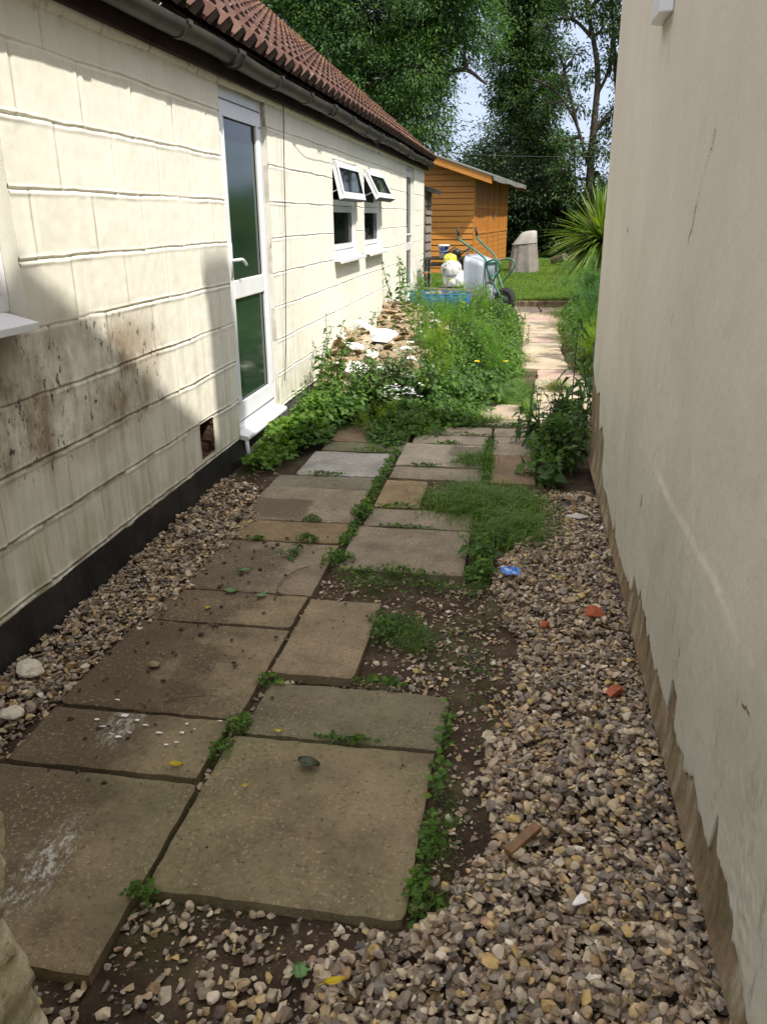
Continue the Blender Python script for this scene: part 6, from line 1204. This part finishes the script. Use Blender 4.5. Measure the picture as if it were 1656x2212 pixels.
plant('nettle', (-0.25, 8.1), 'bright weed at the path edge beside the dandelion', 'nettle', G1, 18, 0.33, 0.15, 0.07, 'nettles in the weed bed', pairs=7)
plant('leafy_weed', (-1.50, 5.7), 'mass of rounded leaves under the door sill corner', 'weed', G3, 16, 0.36, 0.11, 0.075, pairs=6, wr=0.7)
plant('leafy_weed', (-1.32, 6.15), 'bright leafy weed between the door and the dark shrub', 'weed', G1, 26, 0.42, 0.13, 0.075, pairs=7)
plant('leafy_weed', (-1.52, 5.1), 'small bright weed at the foot of the white drain pipe', 'weed', G1, 12, 0.16, 0.012, 0.06, pairs=4)
plant('leafy_weed', (-1.0, 5.56), 'pale lanky weed sprouting on the hidden brown slab', 'weed', G1, 4, 0.17, 0.012, 0.11, pairs=4, wr=0.3)
# dark shrub with white flowers
sh = plant('flowering_shrub', (-1.00, 6.40), 'dark leaved shrub sprinkled with white flowers in front of the rubble', 'shrub', G2, 75, 0.46, 0.19, 0.085, pairs=9, wr=0.7, stem_mat=STD)
for _ in range(46):
    mb = MB()
    a, r = vr.uniform(0, 6.28), 0.15 * vr.random() ** 0.5; c = np.array([-0.84 + r * math.cos(a), 5.98 + 0.6 * r * math.sin(a), 0.18 + 0.11 * vr.random()]); m = 5; aa = np.arange(m) * 1.257 + vr.uniform(0, 6)
    add_leaves(mb, np.tile(c, (m, 1)), np.stack([np.cos(aa), np.sin(aa) * 0.9 - 0.3, 0.4 + 0 * aa], 1), np.tile([[0, -0.6, 1.0]], (m, 1)), 0.013, 0.011, 0.1, 0)
    mb.build('flower', WF, sh)
plant('leafy_weed', (-0.62, 6.05), 'low round leaved weed at the front edge of the bed', 'weed', G3, 30, 0.20, 0.16, 0.06, pairs=5, wr=0.8)
plant('leafy_weed', (-0.80, 5.85), 'low round leaved weed left of the joint before the bed', 'weed', G3, 18, 0.16, 0.10, 0.055, pairs=4, wr=0.8)
FN = [((-0.70, 7.3), 1.05, 4, 0.7, 'tallest feathery fennel with bare stems in the middle of the bed', GF), ((-0.55, 7.0), 0.62, 2, 1.0, 'yellowing feathery fennel at the front of the bed', GFY), ((-0.22, 7.35), 0.50, 2, 1.1, 'bright yellow green fennel near the path behind the dandelion', GF),
      ((-0.85, 8.4), 1.0, 4, 0.8, 'feathery fennel just right of the rubble heap', GF), ((-0.60, 9.4), 0.9, 3, 0.9, 'feathery fennel behind the tallest one', GF), ((-0.95, 10.9), 0.55, 4, 0.8, 'feathery fennel in front of the left end of the blue drum', GF), ((-0.75, 11.6), 0.50, 4, 0.8, 'feathery fennel in front of the right end of the blue drum', GF),
      ((-1.42, 12.3), 0.80, 2, 0.8, 'thin tall fennel beside the wall corner', GF), ((-0.35, 8.6), 0.45, 2, 1.0, 'low fennel in the middle right of the bed', GF), ((-0.95, 6.9), 0.50, 2, 0.5, 'low fennel between the shrub and the tallest fennel', GF), ((-1.0, 5.75), 0.16, 3, 0.5, 'small trailing fennel by the front of the bed', GFY)]
for b, h, ns, fl, lab, m in FN: fennel(b, h, lab, m, ns, 0.11, fl)
FR = [((0.92, 9.0), 0.95, 6, 1.3, 'blue green fennel nearest the far corner of the house', GFB), ((1.0, 10.5), 1.10, 7, 1.3, 'tall blue green fennel in the right border', GFB), ((0.85, 8.2), 0.50, 5, 1.2, 'yellow orange fennel low in the right border', GFY), ((0.86, 11.8), 0.85, 5, 1.2, 'blue green fennel at the far end of the right border', GFB), ((0.80, 9.6), 0.55, 5, 1.2, 'yellow green fennel in the middle of the right border', GF)]
for b, h, ns, fl, lab, m in FR: fennel(b, h, lab, m, ns, 0.15, fl)
# --- dark plants by the house wall
DW = [((0.29, 5.0), 11, 0.42, 0.09, 0.085, 'dark leafy weed touching the house wall above the gravel'), ((0.20, 5.4), 11, 0.44, 0.09, 0.085, 'dark leafy weed behind the brown slab, left of the tall sprig'), ((0.36, 5.45), 10, 0.50, 0.05, 0.085, 'dark leafy weed squeezed against the corner of the house')]
for b, n, h, sp, lf, lab in DW: plant('broadleaf_weed', b, lab, 'weed', G2, n, h, sp, lf, 'dark weeds by the house corner', pairs=8, wr=0.62, stem_mat=STD)
plant('broadleaf_weed', (0.16, 4.75), 'low weed with big round leaves at the edge of the gravel', 'weed', G3, 12, 0.18, 0.09, 0.10, 'dark weeds by the house corner', pairs=3, wr=0.9)
plant('pale_sprout', (0.09, 5.45), 'pointed upright sprout at the left of the dark weeds', 'sprout', G2, 2, 0.50, 0.01, 0.10, pairs=9, wr=0.33, lean=0.03)
plant('tall_sprig', (0.38, 5.62), 'tall dark sprig with narrow toothed leaves rising beside the house corner', 'sprig', G2, 2, 0.95, 0.02, 0.17, pairs=11, wr=0.27, top_small=0.6, lean=0.05, stem_mat=STD, start=0.3, droop=0.5)
plant('dock_weed', (-0.13, 3.42), 'broad leaved dock at the corner of the slab by the blue wrapper', 'dock', G3, 5, 0.15, 0.02, 0.115, pairs=3, wr=0.5)
plant('dock_weed', (-0.125, 3.22), 'round leaved weed just left of the blue wrapper', 'dock', G3, 7, 0.08, 0.03, 0.06, pairs=3, wr=0.85)
plant('dock_weed', (-0.45, 2.76), 'small rosette beside the upright slab', 'dock', G3, 3, 0.05, 0.015, 0.065, pairs=3, wr=0.45)
plant('dock_weed', (-0.150, 1.66), 'rosette hugging the right edge of the largest slab', 'dock', G3, 2, 0.03, 0.01, 0.045, pairs=3, wr=0.6)
plant('dock_weed', (-0.155, 1.43), 'rosette at the near right corner of the largest slab', 'dock', G3, 3, 0.03, 0.015, 0.05, pairs=3, wr=0.6)
plant('wilted_weed', (-0.98, 3.34, 0.01), 'wilted uprooted weed lying on the left slab', 'weed', G2, 5, 0.035, 0.03, 0.06, pairs=3, wr=0.4)
# dandelion, poppies
def flower(name, x, y, h, mat, r, lab, cat, group=None, n=14):
    z = ground_z(x, y); e = empty(name, (x, y, z), lab, cat, group); s_ = MB(); s_.tube([(x, y, z), (x + 0.01, y, z + h * 0.5), (x, y, z + h)], 0.002, 5); s_.build('stem', STM, e)
    mb = MB(); aa = np.arange(n) * 6.283 / n; el = vr.uniform(0.1, 0.7, n); add_leaves(mb, np.tile([[x, y, z + h]], (n, 1)), np.stack([np.cos(aa) * np.cos(el), np.sin(aa) * np.cos(el), np.sin(el)], 1), np.tile([[0, -.2, 1.0]], (n, 1)), r, r * 0.45, 0.1, 0.1); mb.build('petals', mat, e)
flower('dandelion', -0.36, 7.15, 0.30, YF, 0.028, 'single yellow dandelion in the weed bed', 'dandelion', n=24)
flower('yellow_flower', -0.12, 7.5, 0.26, YF, 0.030, 'yellow drooping flower near the path edge', 'flower', n=8)
flower('poppy', -1.52, 13.3, 0.66, RF, 0.055, 'left one of two red poppies by the grey lean-to', 'poppy', 'red poppies'); flower('poppy', -1.34, 13.25, 0.68, RF, 0.05, 'right one of two red poppies, beside the black bench', 'poppy', 'red poppies')
weedmat('house_corner_weeds', [(0.25, 5.1, 0.14, 0.3, 1, 0.25), (0.33, 5.4, 0.12, 0.25, 1, 0.28)], 1500, 0.05, G3)
# --- spiky palm
pc = np.array([1.20, 13.7, 1.08]); pe = empty('spiky_palm', (1.22, 13.7, 0.1), 'large spiky leaved palm bursting out beside the house corner', 'palm')
mb = MB(); n = 520; el = np.arcsin(vr.uniform(-0.45, 1.0, n) ** 1.0); a = vr.uniform(0, 6.28, n); D = np.stack([np.cos(a) * np.cos(el), np.sin(a) * np.cos(el), np.sin(el)], 1); L = vr.uniform(0.60, 1.02, n)
seg = 7; Vs, k0 = [], 0
for i in range(n):
    t = np.linspace(0, 1, seg); sag = 0.30 * L[i] * (1 - max(0, D[i, 2]) * 0.85) * t ** 2.2; P = pc + D[i] * 0.05 + D[i] * L[i] * t[:, None]; P[:, 2] -= sag
    Sd = unit(np.cross(D[i], [0, 0, 1.0])); w = 0.021 * np.array([0.7, 1, 1, 0.9, 0.7, 0.4, 0.04]); V = np.stack([P - Sd * w[:, None], P + np.array([0, 0, -0.006]), P + Sd * w[:, None]], 1).reshape(-1, 3)
    F = [(r * 3 + c, r * 3 + c + 1, (r + 1) * 3 + c + 1, (r + 1) * 3 + c) for r in range(seg - 1) for c in (0, 1)]; mb.add(V, np.array(F))
mb.build('leaves', GC, pe); mb = MB(); mb.tube([(1.25, 13.72, 0.0), (1.23, 13.7, 0.5), (1.20, 13.7, 1.05)], [0.09, 0.075, 0.08], 12); mb.build('trunk', BK, pe, smooth=True)
mb = MB(); n = 90; el = vr.uniform(-1.2, -0.5, n); a = vr.uniform(0, 6.28, n); D = np.stack([np.cos(a) * np.cos(el), np.sin(a) * np.cos(el), np.sin(el)], 1); add_blades(mb, np.tile(pc - [0, 0, 0.05], (n, 1)), D, vr.uniform(0.4, 0.7, n), 0.03, bend=0.2)
mb.build('dead_leaves', plain('dry_palm_leaf', (0.25, 0.18, 0.09), 0.8, var=0.4), pe)
# ---------------------------------------------------------------- trees
def tree(name, base, blobs, lab, mat, dens, leaf, trunk=None, limbs=(), clump=0.25, per=34, tr_r=0.28, hang=0.25, cat='tree', wr=0.36, skip=0.0, group=None):
    e = empty(name, base, lab, cat, group); l, w_ = MB(), MB(); P_, D_, N_, L_ = [], [], [], []
    trunk = trunk or [(base[0], base[1], base[2]), (base[0] + 0.1, base[1], base[2] + 2.5), tuple(np.mean([b[:3] for b in blobs], 0))]
    Tt = catmull(trunk, 6); w_.tube(Tt, np.linspace(tr_r, tr_r * 0.32, len(Tt)), 10, cap=False)
    for lb in limbs: Pl = catmull(lb, 6); w_.tube(Pl, np.linspace(tr_r * 0.42, 0.03, len(Pl)), 7, cap=False); Tt = np.vstack([Tt, Pl])
    for bi, (x, y, z, r, *ry) in enumerate(blobs):
        c = np.array([x, y, z]); dep = ry[0] if ry else r * 1.15; k = np.argmin(np.linalg.norm(Tt - (c - [0, 0, r * 0.6]), axis=1)); s = Tt[k]; m = (s + c) / 2 + vr.normal(0, 0.08, 3)
        Pl = catmull([s, m, c], 4); w_.tube(Pl, np.linspace(0.05 + 0.02 * r, 0.015, len(Pl)), 5, cap=False)
        nc_ = max(14, int(dens * (r ** 2.1) * 85))
        for _ in range(nc_):
            d = rdirs(1, 1.0, vr)[0]; rad = r * vr.uniform(0.35, 1.08) ** 0.6 * (0.75 + 0.5 * vr.random()); cc = c + d * [rad, rad / r * dep, rad * 0.92]
            if vr.random() < 0.5: w_.tube([c + d * 0.1 * r, (c + cc) / 2 + vr.normal(0, 0.05, 3), cc], [0.014, 0.01, 0.004], 4, cap=False)
            # a spray of leaves, drooping outward
            q = per + int(vr.integers(-8, 9)); off = vr.normal(0, 1, (q, 3)) * [clump, clump, clump * 0.62]; P_.append(cc + off * 0.62); od = unit(off + d * 0.5 + [0, 0, -hang]); D_.append(unit(od + vr.normal(0, 0.45, (q, 3)))); N_.append(unit(np.array([0, 0, 1.0]) + vr.normal(0, 0.55, (q, 3)))); L_.append(leaf * vr.uniform(0.6, 1.3, q))
    P_, D_, N_, L_ = map(np.concatenate, (P_, D_, N_, L_)); add_leaves(l, P_, D_, N_, L_, L_ * wr, 0.1, 0.15); l.build('crown', mat, e); w_.build('trunk', BK, e, smooth=True); return len(L_)
nl = 0
A_ = [(-6.88, 23.0, 7.27, 1.28), (-5.46, 23.0, 6.8, 1.16), (-5.26, 23.0, 5.67, 1.06), (-4.06, 23.0, 6.24, 1.27), (-3.72, 23.0, 4.79, 1.06), (-2.55, 23.2, 5.88, 1.26), (-2.33, 23.0, 6.95, 1.35), (-1.52, 23.0, 5.84, 0.74), (-2.88, 22.6, 4.02, 0.89), (-2.46, 22.6, 3.47, 0.54), (-6.44, 23.0, 6.44, 0.9), (-4.5, 23.0, 7.74, 1.24), (-1.70, 23.0, 6.9, 0.85), (-4.8, 24, 4.6, 1.1), (-3.9, 24.3, 3.7, 1.0), (-3.4, 25, 6.2, 1.3), (-5.5, 25, 6.0, 1.4), (-2.6, 22.4, 4.9, 0.7), (-3.2, 24.6, 5.0, 1.1), (-8.2, 24, 8.0, 1.6), (-3.3, 23.5, 8.4, 1.3), (-1.4, 23.5, 7.9, 0.9)]
nl += tree('ash_tree', (-4.3, 25.5, 0.2), A_, 'big bright green ash tree rising behind the bungalow roof', TA, 1.8, 0.105, trunk=[(-4.3, 25.5, 0.2), (-4.2, 25.4, 2.5), (-3.9, 25.0, 4.5), (-3.7, 24.5, 7.5)], limbs=[[(-3.9, 25, 4.2), (-2.9, 24, 4.6), (-1.8, 23.1, 4.95), (-1.15, 23, 4.6)], [(-4, 25, 4.5), (-5.6, 24, 6), (-7, 23.5, 7.2)], [(-3.8, 24.8, 5.5), (-2.6, 23.6, 6.2), (-1.6, 23.1, 6.6)]], tr_r=0.3)
B_ = [(-0.36, 29.0, 7.29, 1.0), (-0.59, 29.0, 6.04, 0.95), (0.25, 29.0, 6.27, 0.7), (-0.75, 29.0, 5.14, 0.6), (0.04, 29.0, 4.86, 1.05), (-0.48, 29.0, 3.7, 1.15), (0.71, 29.0, 3.37, 0.75), (-1.7, 29.0, 2.9, 0.7), (0.18, 29.0, 2.41, 1.15), (-1.33, 29.0, 2.5, 0.7), (0.68, 29.0, 5.2, 0.45), (-0.55, 29.0, 8.15, 1.1), (0.4, 29, 7.9, 0.8)]
nl += tree('dark_ivy_clad_tree', (-0.2, 29.6, 0.2), B_, 'tall dark tree standing centre right of the sky gap beyond the shed', TB, 2.5, 0.105, trunk=[(-0.2, 29.6, 0.2), (-0.15, 29.3, 4), (-0.2, 29, 7.5)], limbs=[[(-0.2, 29.2, 4.8), (0.3, 29, 5.2), (1.1, 29, 5.7)]], clump=0.24, wr=0.45)
C_ = [(1.04, 26.0, 6.74, 0.40), (1.79, 26.0, 6.49, 0.50), (2.15, 26.2, 5.48, 0.52), (1.12, 26.0, 5.63, 0.30), (0.84, 26.0, 5.06, 0.26), (1.33, 26.0, 4.35, 0.28), (2.24, 26.2, 4.09, 0.42), (1.98, 26.0, 3.14, 0.45), (1.25, 26.0, 3.28, 0.36), (1.06, 26.0, 2.67, 0.42), (2.13, 26.0, 2.28, 0.5), (0.32, 26.0, 6.33, 0.34), (1.97, 26.0, 7.24, 0.6), (1.23, 26.0, 2.05, 0.5), (0.74, 26.0, 3.53, 0.25), (1.45, 26, 5.1, 0.2), (0.45, 26, 4.4, 0.28), (0.9, 26, 7.4, 0.5), (2.7, 26, 6.4, 0.6), (2.9, 26, 4.8, 0.6)]
nl += tree('open_branched_tree', (1.85, 26, 0.3), C_, 'slender open tree with a visible forked trunk against the sky by the house corner', TB, 2.7, 0.10, trunk=[(1.85, 26, 0.3), (1.78, 26, 1.79), (1.76, 26, 3.03), (1.78, 26, 4.1), (1.78, 26, 5.15), (1.58, 26, 6.06), (1.33, 26, 6.95), (1.24, 26, 7.6)],
     limbs=[[(1.74, 26, 2.75), (1.62, 26, 3.0), (1.3, 26, 3.88), (0.87, 26, 4.54), (0.53, 26, 4.84), (0.01, 26, 5.09)], [(1.78, 26, 4.6), (2.05, 26, 5.2), (2.1, 26, 6.0)], [(1.78, 26, 3.6), (2.1, 26, 4.1), (2.4, 26, 4.4)], [(1.3, 26, 3.88), (1.05, 26, 4.7), (0.75, 26, 5.6)], [(1.6, 26, 6.0), (1.0, 26, 6.5), (0.3, 26, 6.5)]], clump=0.20, per=18, tr_r=0.13, wr=0.5)
nl += tree('slim_trunk_tree', (2.9, 26.5, 0.3), [(2.55, 26.5, 6.6, 0.6), (2.8, 26.5, 5.2, 0.5), (3.0, 26.5, 3.4, 0.7), (2.2, 26.5, 7.6, 0.7)], 'second slender trunk almost hidden by the edge of the house', TB, 1.6, 0.11, trunk=[(2.9, 26.5, 0.3), (2.72, 26.5, 2.79), (2.52, 26.5, 4.02), (2.33, 26.5, 5.09), (2.2, 26.5, 5.9), (2.04, 26.5, 7.02)], clump=0.2, per=18, tr_r=0.12, wr=0.5)
H_ = [('leftmost dark bush behind the shed roof', [(-2.94, 27.0, 2.2, 0.86), (-2.53, 27.0, 2.9, 0.6), (-3.6, 27, 2.4, 1.0), (-2.0, 27.2, 1.9, 0.86), (-2.6, 27, 0.9, 1.0)]), ('dark hawthorn bush just right of the shed', [(-0.78, 27.0, 1.7, 1.0), (0.1, 27.0, 1.6, 0.95), (-0.3, 27.0, 0.7, 0.9), (-1.3, 27, 2.3, 0.7), (-0.4, 27, 2.6, 0.8)]),
      ('dark bush behind the covered chairs and log', [(1.05, 27.0, 1.41, 0.9), (0.6, 26.6, 0.5, 0.7), (0.8, 27.2, 2.1, 0.7), (1.5, 26.4, 0.6, 0.7)]), ('rightmost dark bush behind the spiky palm', [(1.89, 27.0, 1.3, 0.85), (2.69, 27.0, 1.53, 0.98), (1.75, 26.8, 0.5, 0.7), (3.6, 27, 1.8, 1.2)])]
for lab, bl in H_: nl += tree('hedge_bush', (bl[0][0], 27.2, 0.2), bl, lab, TD, 1.6, 0.11, tr_r=0.1, cat='bush', clump=0.28, wr=0.5, group='dark bushes along the back of the garden')
for i, (x, y, lab) in enumerate([(5.2, 9.0, 'tall garden bush beyond the house corner, nearest of the side row'), (5.6, 12.5, 'tall garden bush in the middle of the side row'), (5.4, 16.5, 'tall garden bush at the far end of the side row'), (6.4, 21.0, 'round dark tree at the far right corner of the garden')]):
    tree('side_bush', (x, y, 0.0), [(x, y, 1.0, 1.1), (x, y + 0.9, 2.2, 1.3), (x + 0.2, y - 0.8, 2.4, 1.3), (x, y, 3.8, 1.4), (x + 0.2, y + 0.6, 5.3, 1.3), (x + 0.3, y + 1.6, 1.0, 1.1)], lab, TD, 0.5, 0.16, tr_r=0.1, cat='bush', clump=0.35, wr=0.5, group='tall bushes along the right side of the garden')
mb = MB(); n = 16000; X = vr.uniform(-14, 14, n); Y = 31 + 2 * vr.random(n); Z = vr.uniform(0, 2.3, n) * (0.7 + 0.5 * vnoise(X, X * 0)); add_leaves(mb, np.stack([X, Y, Z], 1), rdirs(n, 1, vr), rdirs(n, 1, vr), 0.28, 0.14)
tag(mb.build('far_hedgerow', TD), kind='stuff'); print('tree leaves', nl)
